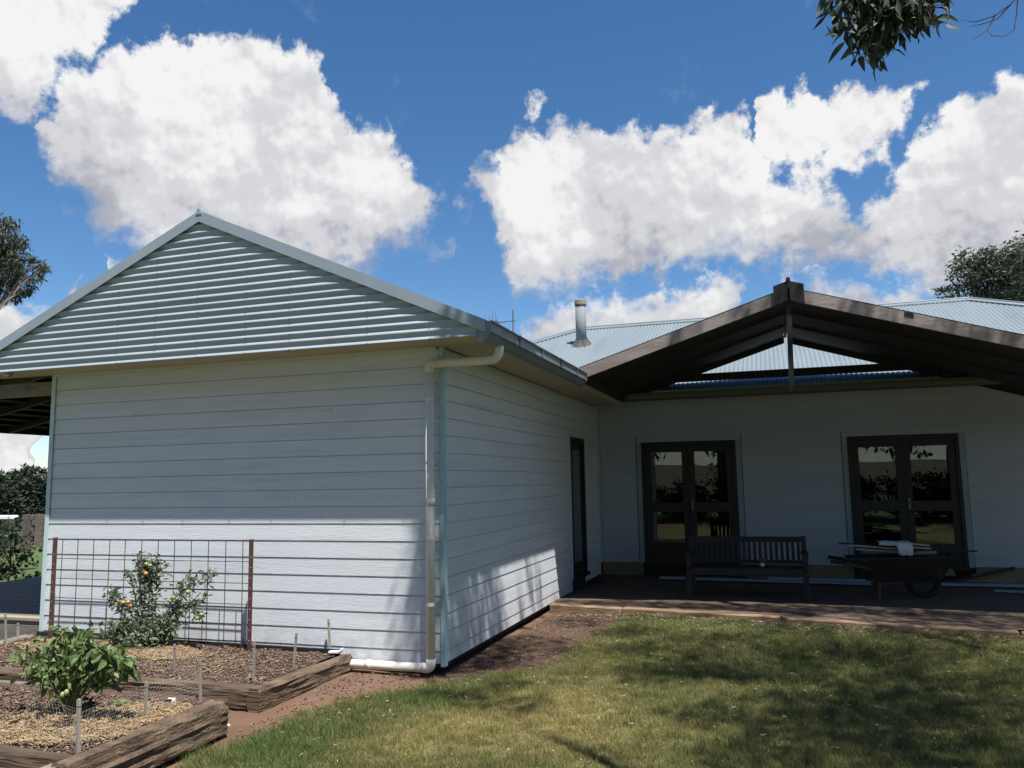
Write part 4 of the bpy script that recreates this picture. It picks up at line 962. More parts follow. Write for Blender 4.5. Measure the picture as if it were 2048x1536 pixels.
for i in range(296):
    a, b = rb.choice(tips); t = rb.random() ** .6; p = a.lerp(b, t) + Vector((rb.uniform(-.055, .055), rb.uniform(-.05, .05), rb.uniform(-.04, .04)))
    if p.z < bc[2] + .06: p.z = bc[2] + rb.uniform(.06, .2)
    o = bpy.data.objects.new('leaf', LP[min(4, int(rb.random() * 5))]); COL.objects.link(o); o.parent = bush
    o.location = p - Vector(ORIGIN[bush]); out = Vector((p.x - bc[0], p.y - bc[1], 0)); az = math.atan2(out.y, out.x) + rb.gauss(0, .8)
    o.rotation_euler = (rb.gauss(-.15, .4), rb.gauss(0, .45), az - math.pi / 2); s = rb.uniform(.6, 1.15); o.scale = (s, s, s)
rb2 = np.random.default_rng(14); k_ = rb2.integers(0, len(tips), 760); tt = rb2.random(760) ** .7
P_ = np.array([tips[k][0].lerp(tips[k][1], t) for k, t in zip(k_, tt)]) + np.clip(rb2.normal(0, .06, (760, 3)), -.09, .09); P_ = P_[P_[:, 2] > bc[2] + .04]
V, F, c = leaf_cloud(P_, .080, .032, .6, [(.075, .125, .036), (.12, .175, .055), (.055, .095, .03), (.17, .21, .085)], .25, rb2); raw_mesh('inner_foliage', V, F, 'leaf', parent=bush, col=c, kind='stuff')
# pale flower-ended fruit low on the bush
for (u, v) in ((125, 1390), (133, 1385)):
    p = at(u, v, 1, bc[1] - .14); m = MB(); m.sphere(tuple(p), .017, 8, 6, (1, 1, 1.3)); m.build('fruit', 'tom_green', bush, smooth=True)
sd = thing('seedling', 'small bright green seedling in straw right of the leafy bush', 'seedling', tuple(at(247, 1415, 2, -.05)))
for i in range(7):
    o = bpy.data.objects.new('leaf', LP[3 if i % 2 else 1]); COL.objects.link(o); o.parent = sd; o.location = (0, 0, .012); o.rotation_euler = (.75 + .1 * (i % 3), 0, i * .9); o.scale = (.95, .95, .95)

# tomato plant
tb = at(292, 1292, 2, -.05); tb[1] = -.36; tb[0] = at(292, 1288, 1, -.36)[0]
tom = thing('tomato_plant', 'tall tomato plant with red and green fruit climbing the mesh trellis', 'tomato plant', (tb[0], tb[1], -.05))
stm = MB(); cl = []; rt = random.Random(12)
def shoot(pts, n, r, spread=.04):
    P = [Vector(at(u, v, 1, tb[1] + dy)) for u, v, dy in pts]; stm.tube([(tb[0], tb[1], -.08)] + [tuple(p) for p in P], [.009] + [max(.002, .007 - .0015 * i) for i in range(len(P))], 5)
    for i in range(n):
        k = rt.randrange(len(P)); a = P[k]; b = P[k - 1] if k else Vector((tb[0], tb[1], 0)); p = a.lerp(b, rt.random() ** 1.2)
        cl.append((p.x + rt.gauss(0, spread), p.y + rt.gauss(0, spread * .8), max(-.03, p.z + rt.gauss(0, spread))))
shoot([(296, 1240, 0), (298, 1190, .03), (305, 1150, .05), (310, 1128, .06)], 600, 1, .055)
shoot([(285, 1235, 0), (290, 1180, 0), (288, 1135, .02), (284, 1125, .04)], 400, 1, .045)
shoot([(270, 1240, -.02), (250, 1210, 0), (232, 1195, .02), (222, 1180, .04)], 330, 1, .04)
shoot([(262, 1150, .03), (250, 1144, .05)], 60, 1, .022)
shoot([(275, 1110, .06), (290, 1103, .07)], 16, 1, .012)
shoot([(325, 1240, 0), (352, 1215, .03), (365, 1175, .05), (390, 1160, .08)], 400, 1, .04)
shoot([(345, 1225, 0), (375, 1205, .04), (405, 1200, .08), (418, 1155, .1), (420, 1140, .1)], 150, 1, .026)
shoot([(380, 1210, .02), (398, 1225, .03), (400, 1238, .02)], 80, 1, .025)
shoot([(262, 1262, -.05), (245, 1255, -.06), (235, 1270, -.08)], 800, 1, .06)
shoot([(300, 1262, -.06), (330, 1262, -.05), (340, 1250, -.03)], 800, 1, .06)
shoot([(285, 1265, -.12), (300, 1280, -.16), (262, 1290, -.16)], 800, 1, .07)
stm.build('stem', 'stem', tom)
cl = np.array(cl); TCOL = [(.095, .122, .068), (.14, .165, .098), (.07, .095, .055), (.18, .205, .135), (.23, .25, .18), (.11, .145, .078)]
V, F, c = leaf_cloud(cl, .062, .027, .35, TCOL, .3); raw_mesh('foliage', V, F, 'leaf', parent=tom, col=c, kind='stuff')
for (u, v, m, r, lab) in ((288, 1143, 'tom_red', .030, 'ripe red tomato'), (292, 1147, 'tom_orange', .030, 'orange tomato'), (293, 1128, 'tom_green', .030, 'green tomato'), (300, 1131, 'tom_green', .028, None), (246, 1205, 'tom_orange', .031, 'orange tomato'), (256, 1204, 'tom_green', .031, None), (262, 1212, 'tom_red', .032, 'ripe red tomato'), (376, 1184, 'tom_green', .033, None), (347, 1195, 'tom_green', .027, None), (342, 1202, 'tom_green', .026, None), (310, 1186, 'tom_green', .028, None), (343, 1168, 'tom_green', .026, None), (403, 1229, 'tom_green', .028, None), (394, 1236, 'tom_green', .025, None), (288, 1252, 'tom_green', .029, None), (281, 1192, 'tom_green', .025, None)):
    r *= .80; p = at(u, v, 1, tb[1] - .045); b_ = MB(); b_.sphere(tuple(p), r, 12, 8, (1, 1, .88)); o = b_.build('tomato', m, tom, smooth=True)
    if lab: o['label'] = lab
    c_ = MB()
    for k in range(5): c_.beam((p[0], p[1], p[2] + r * .86), (p[0] + .018 * math.cos(k * 1.26), p[1] + .018 * math.sin(k * 1.26), p[2] + r * .80), .005, .002)
    c_.build('calyx', 'stem', o)

# small things lying about the beds
p = at(341, 1409, 2, -.045); t = thing('seed_packet', 'small red and white packet lying in straw behind the thickest sleeper', 'packet', tuple(p))
b_ = MB(); b_.beam((p[0] - .03, p[1], p[2] + .012), (p[0] + .03, p[1] + .005, p[2] + .012), .05, .05, up=(0, -.3, 1)); b_.build('wrapper', 'white', t)
MB().beam((p[0] - .028, p[1] - .03, p[2] + .038), (p[0] + .030, p[1] - .025, p[2] + .040), .01, .016, up=(0, -.3, 1)).build('red_band', 'red', t)
p = at(672, 1308, 2, -.047); t = thing('white_tag', 'crumpled white wrapper lying on the sleeper corner next to the wall', 'wrapper', tuple(p))
b_ = MB(); b_.beam((p[0] - .075, p[1], p[2] + .014), (p[0] + .055, p[1] + .01, p[2] + .018), .05, .022); b_.beam((p[0] + .03, p[1] - .01, p[2] + .02), (p[0] + .07, p[1] + .01, p[2] + .055), .04, .012); b_.build('wrapper_fold', 'white', t, bevel=.005)
p = at(455, 1453, 2, -.245); t = thing('pale_stone', 'pale round stone on bare earth at the end of the thickest sleeper', 'stone', tuple(p))
b_ = MB(); b_.sphere((p[0], p[1], p[2] + .008), .022, 10, 7, (1.1, .8, .55)); b_.build('stone_body', 'stone', t, smooth=True)

# ================================================================ UNDER THE PERGOLA
FZ = -.105
def bench():
    yb = 5.0; x0 = float(at(1378, 1080, 1, yb)[0]); x1 = float(at(1611, 1075, 1, yb)[0]); yf = 4.47; zt = float(at(1600, 1072, 1, yb)[2])
    t = thing('garden_bench', 'dark slatted timber garden bench in front of the double doors', 'bench', ((x0 + x1) / 2, 4.7, FZ))
    for x in (x0, x1 - .065):
        MB().beam((x + .0325, yb - .06, FZ), (x + .0325, yb + .02, zt), .065, .05, up=(0, 1, 0)).build('leg', 'bench', t)
        MB().box((x, yf, FZ), (x + .065, yf + .06, .48)).build('leg', 'bench', t)
        MB().box((x - .012, yf - .03, .4805), (x + .075, yb - .03, .512)).build('armrest', 'bench', t)
        MB().box((x + .012, yf + .06, .22), (x + .053, yb - .06, .275)).build('side_rail', 'bench', t)
    MB().box((x0 + .066, yf + .006, .215), (x1 - .066, yf + .036, .29)).build('seat_rail', 'bench', t)
    for i in range(6): MB().box((x0 + .02, yf + .0 + i * .083, .2905), (x1 - .02, yf + .068 + i * .083, .315)).build('seat_slat', 'bench', t)
    MB().box((x0 + .066, yb - .012, zt - .085), (x1 - .066, yb + .028, zt - .01)).build('top_rail', 'bench', t)
    MB().box((x0 + .066, yb - .045, .335), (x1 - .066, yb - .012, .385)).build('back_rail', 'bench', t)
    n = 20
    for i in range(n):
        x = x0 + .066 + (x1 - x0 - .132) * (i + .5) / n
        MB().beam((x, yb - .028, .3855), (x, yb + .006, zt - .0855), .042, .014, up=(0, 1, 0)).build('back_slat', 'bench', t)
    return t, x0, x1
bn, bx0, bx1 = bench()
p = at(1526, 1126, 1, 4.8); t = thing('red_ornament', 'small red topped ornament with a white foot on the bench seat', 'ornament', (p[0], p[1], .315))
b_ = MB(); b_.sphere((p[0], p[1], .395), .052, 12, 8, (1.1, .9, .75)); b_.build('red_top', 'red', t, smooth=True)
b_ = MB(); b_.tube([(p[0] - .01, p[1], .3155), (p[0] - .01, p[1], .335), (p[0] - .005, p[1], .365)], [.03, .032, .02], 10); b_.build('foot', 'white', t)

def barrow():
    w = np.array([4.80, 5.03, .122]); t = thing('wheelbarrow', 'dark wheelbarrow loaded with offcuts in front of the right double doors', 'wheelbarrow', (4.5, 5.2, FZ))
    b_ = MB(); R0 = .222
    ring_ = [(w[0] + R0 * .82 * math.cos(a), w[1], w[2] + R0 * .82 * math.sin(a)) for a in np.linspace(0, 2 * math.pi, 25)]
    b_.tube(ring_, .042, 8, cap=False); b_.build('tyre', 'rubber', t, smooth=True)
    b_ = MB(); b_.tube([(w[0], w[1] - .025, w[2]), (w[0], w[1] + .025, w[2])], .125, 18); b_.build('wheel', 'hub', t)
    MB().tube([(w[0], w[1] - .11, w[2]), (w[0], w[1] + .11, w[2])], .013, 8).build('axle', 'hub', t)
    yc = w[1] + .02
    # tray: flared pan
    zt, zb = float(at(1790, 1112, 1, yc)[2]), float(at(1790, 1158, 1, yc)[2]); xl, xr = float(at(1692, 1113, 1, yc)[0]), float(at(1905, 1110, 1, yc)[0])
    bl, br = xl + .22, xr - .20; h = .31; hb = .2
    o = [(xl, yc - h, zt - .03), (xr, yc - h, zt + .03), (xr, yc + h, zt + .03), (xl, yc + h, zt - .03)]; i_ = [(bl, yc - hb, zb), (br, yc - hb, zb + .01), (br, yc + hb, zb + .01), (bl, yc + hb, zb)]
    f = [(0, 1, 5, 4), (1, 2, 6, 5), (2, 3, 7, 6), (3, 0, 4, 7), (4, 5, 6, 7)]
    m = MB(); m.add(o + i_, f); m.add([(a, b2, c - .006) for a, b2, c in o] + [(a * .99 + (bl + br) / 2 * .01, b2, c - .008) for a, b2, c in i_], [q[::-1] for q in f]); m.build('tray', 'tray', t)
    m = MB(); m.tube([o[0], o[1], o[2], o[3], o[0]], .011, 6); m.build('tray_rim', 'hub', t)
    hl = at(1662, 1119, 1, yc)
    for s in (-1, 1):
        MB().beam((w[0] + .1, yc + s * .12, w[2] + .03), (hl[0] + .05, yc + s * .31, hl[2]), .04, .04).build('handle', 'tray', t)
        MB().beam((hl[0] + .17, yc + s * .292, hl[2] - .018), (hl[0] - .02, yc + s * .325, hl[2] + .004), .046, .046).build('grip', 'rubber', t)
        lx = float(at(1757, 1180, 1, yc)[0])
        MB().beam((lx, yc + s * .2, zb - .02), (lx - .02, yc + s * .23, FZ), .032, .04, up=(0, 1, 0)).build('leg', 'picket', t)
        MB().beam((lx + .02, yc + s * .2, zb - .05), (w[0] - .16, yc + s * .12, w[2] + .02), .02, .02).build('stay', 'hub', t)
    MB().beam((w[0] - .18, yc, zb + .02), (w[0] + .20, yc, zt - .02), .30, .012).build('nose_guard', 'hub', t)
    return t, yc, zt
br_, yc, zt = barrow()
def lath(px0, px1, y0, y1, w, h, m, label, name='timber_offcut'):
    a = at(*px0, 1, y0); b = at(*px1, 1, y1); t = thing(name, label, 'offcut', tuple((a + b) / 2), 'offcuts piled on the wheelbarrow')
    q = MB(); q.beam(tuple(a), tuple(b), w, h); q.build('strip', m, t)
lath((1676, 1086), (1954, 1103), 5.05, 5.22, .022, .020, 'bench', 'longest dark rod across the wheelbarrow load')
lath((1694, 1090), (1800, 1098), 4.95, 5.05, .06, .02, 'lath', 'pale strip at the front of the wheelbarrow load, left of the cloth')
lath((1712, 1098), (1812, 1105), 4.90, 5.02, .05, .022, 'lath', 'pale strip lowest under the white cloth')
lath((1715, 1097), (1745, 1108), 4.93, 4.95, .03, .016, 'lath_brown', 'short brown offcut sticking out at the left of the load')
lath((1815, 1087), (1858, 1091), 5.0, 5.08, .05, .02, 'lath', 'short pale strip right of the white cloth, uppermost')
lath((1812, 1094), (1860, 1097), 5.0, 5.12, .06, .022, 'lath', 'short pale strip right of the white cloth, second down')
lath((1815, 1106), (1872, 1104), 4.92, 5.0, .07, .03, 'lath_brown', 'short brown block at the right end of the load')
lath((1720, 1104), (1870, 1108), 5.2, 5.28, .09, .03, 'lath_brown', 'wide brown board at the back of the wheelbarrow load')
# cloth: crumpled sheet hanging over the offcuts
def cloth():
    pts = [(1755, 1084), (1800, 1080), (1820, 1083)]; x0 = at(1756, 1085, 1, 4.95)[0]; x1 = at(1822, 1085, 1, 4.95)[0]; ztop = at(1795, 1083, 1, 4.95)[2]
    nx, ny = 22, 26; V = []
    for j in range(ny + 1):
        for i in range(nx + 1):
            u = i / nx; v = j / ny; x = x0 + (x1 - x0) * u
            if v < .5: y = 5.22 - .38 * (v / .5); z = ztop - .01 + .02 * mnoise.noise((u * 4, v * 6, 1))
            else:
                k = (v - .5) / .5; hang = .16 if u > .55 else .03 + .02 * u; y = 4.84 - .015 * math.sin(k * 3) ; z = ztop - .01 - hang * k
            y += .02 * mnoise.noise((u * 6, v * 5, 4)); z += .014 * mnoise.noise((u * 8, v * 8, 7)); V.append((x + .015 * mnoise.noise((u * 5, v * 5, 11)), y, z))
    F = [(j * (nx + 1) + i, j * (nx + 1) + i + 1, (j + 1) * (nx + 1) + i + 1, (j + 1) * (nx + 1) + i) for j in range(ny) for i in range(nx)]
    o = raw_mesh('white_cloth', V, F, 'cloth', smooth=True); tag(o, 'crumpled white cloth hanging over the offcuts on the wheelbarrow', 'cloth')
cloth()
# primed planks lying along the house wall
def plank(px0, px1, z, y_in, w, h, m, label):
    a = at(*px0, 2, z); b = at(*px1, 2, z); t = thing('timber_plank', label, 'plank', tuple((a + b) / 2), 'planks lying along the house wall')
    q = MB(); q.beam(tuple(a), tuple(b), w, h); q.build('board', m, t)
plank((1320, 1155), (1371, 1156), FZ + .03, 0, .14, .03, 'plank', 'short pale blue plank left of the bench leg')
plank((1392, 1157), (1742, 1167), FZ + .03, 0, .15, .03, 'plank', 'long pale blue plank on the earth behind the bench')
plank((1536, 1156), (1745, 1161), FZ + .062, 0, .12, .026, 'plank', 'pale blue plank on top of the long one behind the bench')
plank((1880, 1168), (2080, 1172), FZ + .03, 0, .15, .03, 'plank', 'pale blue plank right of the wheelbarrow wheel')
plank((1990, 1181), (2090, 1187), FZ + .02, 0, .10, .02, 'lath', 'thin pale strip lying foremost at the right')
def leaner(pts, y0, y1, th, m, name, label):
    V0 = [at(u, v, 1, y0 if v > 1150 else y1) for u, v in pts]; c = sum(V0) / len(V0); t = thing(name, label, 'offcut', (c[0], c[1], FZ)); k = len(V0)
    b_ = MB(); b_.add([tuple(p) for p in V0] + [tuple(p + np.array([0, th, 0])) for p in V0], [tuple(range(k)), tuple(range(k, 2 * k))[::-1]] + [(i, k + i, k + (i + 1) % k, (i + 1) % k) for i in range(k)]); b_.build('sheet', m, t)
leaner([(1922, 1164), (2034, 1166), (2032, 1134), (1990, 1141), (1952, 1146)], 6.86, 6.95, .012, 'base_panel', 'sheet_offcut', 'torn yellowish sheet leaning on the wall base right of the wheelbarrow')
leaner([(1878, 1166), (1886, 1170), (2030, 1140), (2029, 1133)], 6.78, 6.84, .02, 'stained', 'timber_offcut', 'dark board slanting along the wall base right of the wheelbarrow')
leaner([(1868, 1137), (1905, 1138), (1912, 1151), (1872, 1152)], 6.70, 6.72, .03, 'lath_brown', 'timber_offcut', 'small tan block between the wheelbarrow and the slanting dark board')
st = thing('door_step', 'low dark timber step below the double doors behind the bench', 'step', (1.58, 6.8, FZ))
MB().box((.95, 6.62, FZ), (2.25, 7.0, FZ + .055)).build('tread', 'stained', st)
m_ = tag(MB().box((1.02, 6.66, FZ + .0555), (1.62, 6.96, FZ + .075)).build('door_mat', 'mat', None, bevel=.006), 'dark doormat on the step below the double doors', 'doormat')
c4 = [at(1146, 1165, 2, FZ), at(1210, 1165, 2, FZ), at(1228, 1151, 2, FZ), at(1166, 1151, 2, FZ)]
b_ = MB(); b_.add([tuple(p + np.array([0, 0, .002])) for p in c4] + [tuple(p + np.array([0, 0, .022])) for p in c4], [(3, 2, 1, 0), (4, 5, 6, 7), (0, 1, 5, 4), (1, 2, 6, 5), (2, 3, 7, 6), (3, 0, 4, 7)])
tag(b_.build('door_mat', 'mat', None), 'dark doormat on the earth at the narrow side door', 'doormat')

# ================================================================ TREES AND SHRUBS
GUM = [(.055, .075, .042), (.075, .095, .052), (.042, .058, .036), (.10, .115, .065), (.09, .085, .06)]
DARK = [(.022, .036, .022), (.030, .047, .027), (.018, .028, .018), (.042, .060, .032)]
OLIVE = [(.060, .085, .055), (.080, .105, .066), (.048, .070, .048), (.095, .115, .075)]
def tree(name, label, cat, base, clumps, n, leaf, cols, trunk=(.16, .05), droop=.3, group=None, limbs=True, seed=1, fork=.45):
    """clumps: (x, y, z, rx, rz) centres of foliage; one limb runs to each"""
    t = thing(name, label, cat, tuple(base), group); r_ = np.random.default_rng(seed); b = MB(); base = Vector(base)
    top = max(c[2] for c in clumps); cx = sum(c[0] for c in clumps) / len(clumps); cy = sum(c[1] for c in clumps) / len(clumps)
    fk = Vector((base.x + (cx - base.x) * .25, base.y + (cy - base.y) * .25, base.z + (top - base.z) * fork))
    b.tube([base - Vector((0, 0, .2)), base.lerp(fk, .5) + Vector((.08, .05, 0)), fk], [trunk[0], trunk[0] * .85, trunk[0] * .7], 9)
    tot = sum(c[3] ** 2 * c[4] for c in clumps); Cs = []
    for c in clumps:
        e = Vector(c[:3]); mid = fk.lerp(e, .55) + Vector((r_.normal(0, .12), r_.normal(0, .12), .1 * (e - fk).length * .5))
        if limbs:
            b.tube([fk, mid, e], [trunk[0] * .5, trunk[1] * .8, trunk[1] * .3], 6)
            for k in range(5):
                d = Vector(r_.normal(0, 1, 3)); d.z = abs(d.z) * .5; d.normalize(); b.tube([mid.lerp(e, .3 + .14 * k), e + Vector((d.x * c[3] * .8, d.y * c[3] * .8, d.z * c[4] * .8))], [trunk[1] * .28, .004], 4, cap=False)
        m = max(20, int(n * (c[3] ** 2 * c[4]) / tot)); u = r_.normal(size=(m, 3)); u /= np.linalg.norm(u, axis=1, keepdims=True); rad = r_.uniform(.15, 1, (m, 1)) ** .45
        sub = r_.normal(size=(max(5, m // 45), 3)); sub /= np.linalg.norm(sub, axis=1, keepdims=True); sub *= r_.uniform(.3, 1, (len(sub), 1)) ** .5
        pts = sub[r_.integers(0, len(sub), m)] + r_.normal(0, .17, (m, 3)); pts = np.where(r_.random((m, 1)) < .75, pts, u * rad)
        Cs.append(pts * np.array([c[3], c[3], c[4]]) + np.array(c[:3]))
    b.build('trunk', 'bark', t, smooth=True)
    Cs = np.concatenate(Cs); V, F, c_ = leaf_cloud(Cs, leaf[0], leaf[1], droop, cols, .3, r_); raw_mesh('crown', V, F, 'leaf', parent=t, col=c_)
    return t
def ray(u, v): return (u - 1024) / FPX * RT - (v - 768) / FPX * UP + FW
def far(u, v, dist):
    d = ray(u, v); return CAM + d * dist / math.hypot(d[0], d[1])
def cl_px(lst, dist):
    """clumps given where they stand: (u, v, half width px, half height px, depth offset)"""
    out = []
    for (u, v, ru, rv, dd) in lst:
        p = far(u, v, dist + dd); k = (dist + dd) * 1.08 / FPX; out.append((p[0], p[1], p[2], ru * k, rv * k))
    return out
# gum at the left
g0 = far(-260, 1060, 19); g0[2] = GZ
tree('gum_tree', 'loose crowned gum tree showing above the left end of the gable', 'tree', g0,
     cl_px([(8, 475, 30, 34, 0), (-20, 520, 42, 40, .5), (15, 545, 26, 22, 0), (-60, 500, 40, 36, 1), (48, 522, 20, 18, -.3), (76, 535, 19, 16, -.4), (68, 556, 16, 12, -.3), (40, 575, 22, 14, 0), (25, 590, 16, 10, .2), (-50, 580, 40, 30, .6), (-120, 480, 50, 45, 1.2), (-170, 520, 60, 50, 1)], 19), 22000, (.13, .034), GUM, (.12, .022), .9, seed=3)
# trees behind the main house at the right
h0 = far(2010, 1000, 27); h0[2] = GZ
tree('broad_tree', 'dense grey green tree behind the hipped roof at the right', 'tree', h0,
     cl_px([(1905, 590, 26, 16, 0), (1945, 550, 34, 34, 0), (1935, 520, 22, 20, .5), (1975, 520, 24, 22, 0), (1985, 560, 40, 40, .5), (2030, 560, 44, 50, 0), (2020, 505, 26, 22, .6), (2080, 560, 50, 60, 0), (1895, 605, 24, 12, .4), (2000, 610, 50, 30, .5), (2060, 520, 40, 36, .6), (2130, 570, 60, 70, .5)], 27), 17000, (.17, .062), OLIVE, (.3, .07), .1, seed=8)
c0 = far(2062, 1000, 24); c0[2] = GZ
tree('conifer', 'spiky dark conifer tip at the right edge of the photo above the grey green tree', 'tree', c0,
     cl_px([(2046, 478, 12, 8, 0), (2056, 500, 16, 9, 0), (2060, 460, 9, 14, 0), (2070, 530, 34, 18, 0), (2078, 580, 44, 30, 0)], 24), 3200, (.18, .022), DARK, (.05, .012), -.1, seed=10)
# dark trees beyond the left yard
DT = [(-8, 955, 30), (22, 946, 32), (52, 938, 33), (84, 944, 31), (118, 930, 32), (150, 938, 33), (-60, 930, 31)]
for i, (u, v, dist) in enumerate(DT):
    b0 = far(u, 1080, dist); b0[2] = GZ
    lst = [(u, v + 18, 16, 16, 0), (u - 14, v + 45, 22, 26, .4), (u + 14, v + 48, 22, 26, -.3), (u, v + 80, 30, 34, 0), (u + 4, v + 118, 30, 26, -.5), (u, v + 4, 7, 10, 0)]
    lab = ['leftmost dark bushy tree beyond the left yard, in the gap beside the wing', 'second dark bushy tree from the left beyond the left yard', 'tallest dark bushy tree in the gap left of the wing', 'dark bushy tree touching the wing corner in the gap at the left', 'dark bushy tree mostly hidden behind the wing corner', 'dark bushy tree hidden behind the wing', 'dark bushy tree beyond the photo edge at the left'][i]
    if i < 4: tree('dark_tree', lab, 'tree', b0, cl_px(lst, dist), 9000, (.20, .075), DARK, (.14, .05), .0, 'dark trees beyond the left yard', seed=30 + i)
# low timber wall in front of them
f0, f1 = at(38, 1096, 2, GZ), at(112, 1094, 2, GZ)
tw = thing('timber_wall', 'low weathered timber wall beyond the left yard beside the wing corner', 'wall', tuple((f0 + f1) / 2)); d_ = (f1 - f0); L_ = np.linalg.norm(d_); d_ /= L_
for j in range(6):
    for i in range(5):
        a = f0 + d_ * (L_ * (i + (.5 if j % 2 else 0)) / 5.5); c = a + d_ * (L_ / 5.5 - .04); z = GZ + .03 + j * .165
        MB().beam((a[0], a[1], z + .07), (c[0], c[1], z + .07), .2 + .05 * ((i * 7 + j * 3) % 3), .15).build('timber', 'drystone', tw)
for t_ in (-.02, .32, .66, 1.0):
    a = f0 + d_ * L_ * t_; MB().box((a[0] - .06, a[1] - .28, GZ), (a[0] + .06, a[1] - .12, GZ + 1.0)).build('post', 'drystone', tw)
# white shelter roof
s0, s1 = far(-40, 1034, 27), far(36, 1034, 27); sh = thing('white_shelter', 'pale flat roof edge of a small shelter before the dark trees', 'shelter', (s0[0], s0[1], GZ))
MB().beam(tuple(s0), tuple(s1), 1.4, .07).build('roof_sheet', 'tin', sh)
for p in (s1, (s0 + s1) / 2): MB().box((p[0] - .04, p[1] - .04, GZ), (p[0] + .04, p[1] + .04, p[2] - .03)).build('post', 'stained', sh)
MB().beam(tuple(s0 - np.array([0, 0, .5])), tuple(s1 - np.array([.3, 0, .5])), .05, .7).build('side_sheet', 'gutter', sh)
# shrub at the deck
q0 = at(22, 1168, 2, GZ)
tree('garden_shrub', 'round leaved dark shrub behind the timber deck', 'shrub', q0, cl_px([(10, 1075, 22, 30, 0), (35, 1090, 22, 24, 0), (55, 1100, 13, 14, 0), (15, 1120, 28, 26, 0), (42, 1125, 20, 18, 0), (-20, 1080, 30, 40, 0), (22, 1045, 9, 24, 0), (5, 1150, 40, 14, 0)], float(np.hypot(*(q0 - CAM)[:2])) - .1), 480, (.12, .095), [(.035, .055, .028), (.05, .08, .032), (.028, .042, .024), (.085, .13, .045)], (.02, .012), .2, seed=41, fork=.25)

# the big gum over the yard: its hanging twigs reach into the picture, the rest shades wall and lawn
TR = np.array([12.2, -2.6, -.25])
big = thing('shade_gum', 'big gum tree whose dark hanging leaves reach into the top right corner', 'tree', tuple(TR))
s_ = SUNV / SUNV[2]
# places on the ground and the walls that lie in its shade: photo spot -> plane, radius in metres
SH = [((1500, 1330), 2, GZ, .75), ((1700, 1330), 2, GZ, .8), ((1900, 1330), 2, GZ, .9), ((2040, 1400), 2, GZ, .9), ((1400, 1430), 2, GZ, .34), ((1580, 1430), 2, GZ, .65), ((1780, 1440), 2, GZ, .75), ((1950, 1480), 2, GZ, .75), ((1700, 1530), 2, GZ, .7), ((1500, 1520), 2, GZ, .45), ((2000, 1560), 2, GZ, .8),
      ((1330, 1345), 2, GZ, .50), ((1240, 1300), 2, GZ, .30), ((1060, 1290), 2, GZ, .55), ((1150, 1245), 2, GZ, .30), ((980, 1320), 2, GZ, .45), ((1280, 1262), 2, GZ, .32), ((1600, 1262), 2, GZ, .5), ((1400, 1275), 2, GZ, .42), ((1850, 1265), 2, GZ, .8), ((2020, 1275), 2, GZ, .9), ((1340, 1300), 2, GZ, .5), ((1480, 1285), 2, GZ, .5), ((1620, 1300), 2, GZ, .6), ((1760, 1300), 2, GZ, .7), ((1230, 1265), 2, GZ, .3), ((1640, 1470), 2, GZ, .6), ((1860, 1400), 2, GZ, .8), ((1720, 1400), 2, GZ, .8), ((1450, 1350), 2, GZ, .4), ((1200, 1203), 2, -.1, .22), ((1300, 1206), 2, -.1, .26), ((1400, 1210), 2, -.1, .28), ((1500, 1213), 2, -.1, .28), ((1600, 1218), 2, -.1, .30), ((1700, 1222), 2, -.1, .32), ((1420, 1195), 2, -.1, .3), ((1580, 1198), 2, -.1, .3), ((1130, 1200), 2, -.1, .16), ((1250, 1199), 2, -.1, .24), ((1350, 1203), 2, -.1, .28), ((1450, 1206), 2, -.1, .28), ((1550, 1208), 2, -.1, .28), ((1650, 1212), 2, -.1, .30), ((1750, 1216), 2, -.1, .34), ((1850, 1225), 2, -.1, .42), ((1960, 1235), 2, -.1, .55), ((1800, 1240), 2, -.1, .35),
      ((960, 1400), 2, GZ, .26), ((1050, 1410), 2, GZ, .24), ((880, 1390), 2, GZ, .16), ((1010, 1372), 2, GZ, .20)]
SH += [((u, 1204 + (u - 1150) * .026), 2, -.1, .33) for u in range(1150, 2060, 62)]
wallpts = [((.0, .35, .35), .55), ((-.05, .05, .75), .42), ((-.10, -.02, .25), .34), ((.0, .95, .25), .50), ((.0, 1.30, .15), .36), ((0, 1.45, .42), .22), ((0, .55, .0), .5), ((0.0, 3.2, .0), .10), ((0, 2.75, .42), .12), ((0, 2.4, -.05), .10)]
tg = [(at(*px, ax, v), r) for px, ax, v, r in SH] + [(np.array(p), r) for p, r in wallpts]
tg += [(np.array([x, y, GZ]), .8) for x, y in ((6.2, 1.2), (6.4, -.4), (5.6, -1.6), (7.2, .4), (6.8, 2.6), (4.8, -2.6), (3.4, -3.2), (5.2, -3.8), (6.5, -2.8), (7.8, -1.5), (7.6, 3.8), (8.6, 1.8), (7.0, 5.4), (8.8, 4.5))]
limb = MB(); pts = []; rg = np.random.default_rng(5); hubs = []
for i, (p, r) in enumerate(tg):
    h = 8.6 + rg.uniform(0, 1.6) + max(0, (p[1] - 1.0)) * .45; c = p + s_ * (h - p[2]); hubs.append(c)
    n = int(1.65 * math.pi * r * r / .0036) + 25
    a = rg.uniform(0, 2 * np.pi, n); rr = r * np.sqrt(rg.uniform(0, 1, n)) * rg.uniform(.82, 1.12, n); zz = rg.normal(0, .45, n)
    q = c + np.stack([rr * np.cos(a), rr * np.sin(a), 0 * zz], 1) + zz[:, None] * s_[None]
    pts.append(q)
fork = Vector((11.2, -2.8, 4.8)); limb.tube([TR - np.array([0, 0, .3]), (11.9, -2.6, 2.2), tuple(fork)], [.42, .36, .30], 12)
mains = []
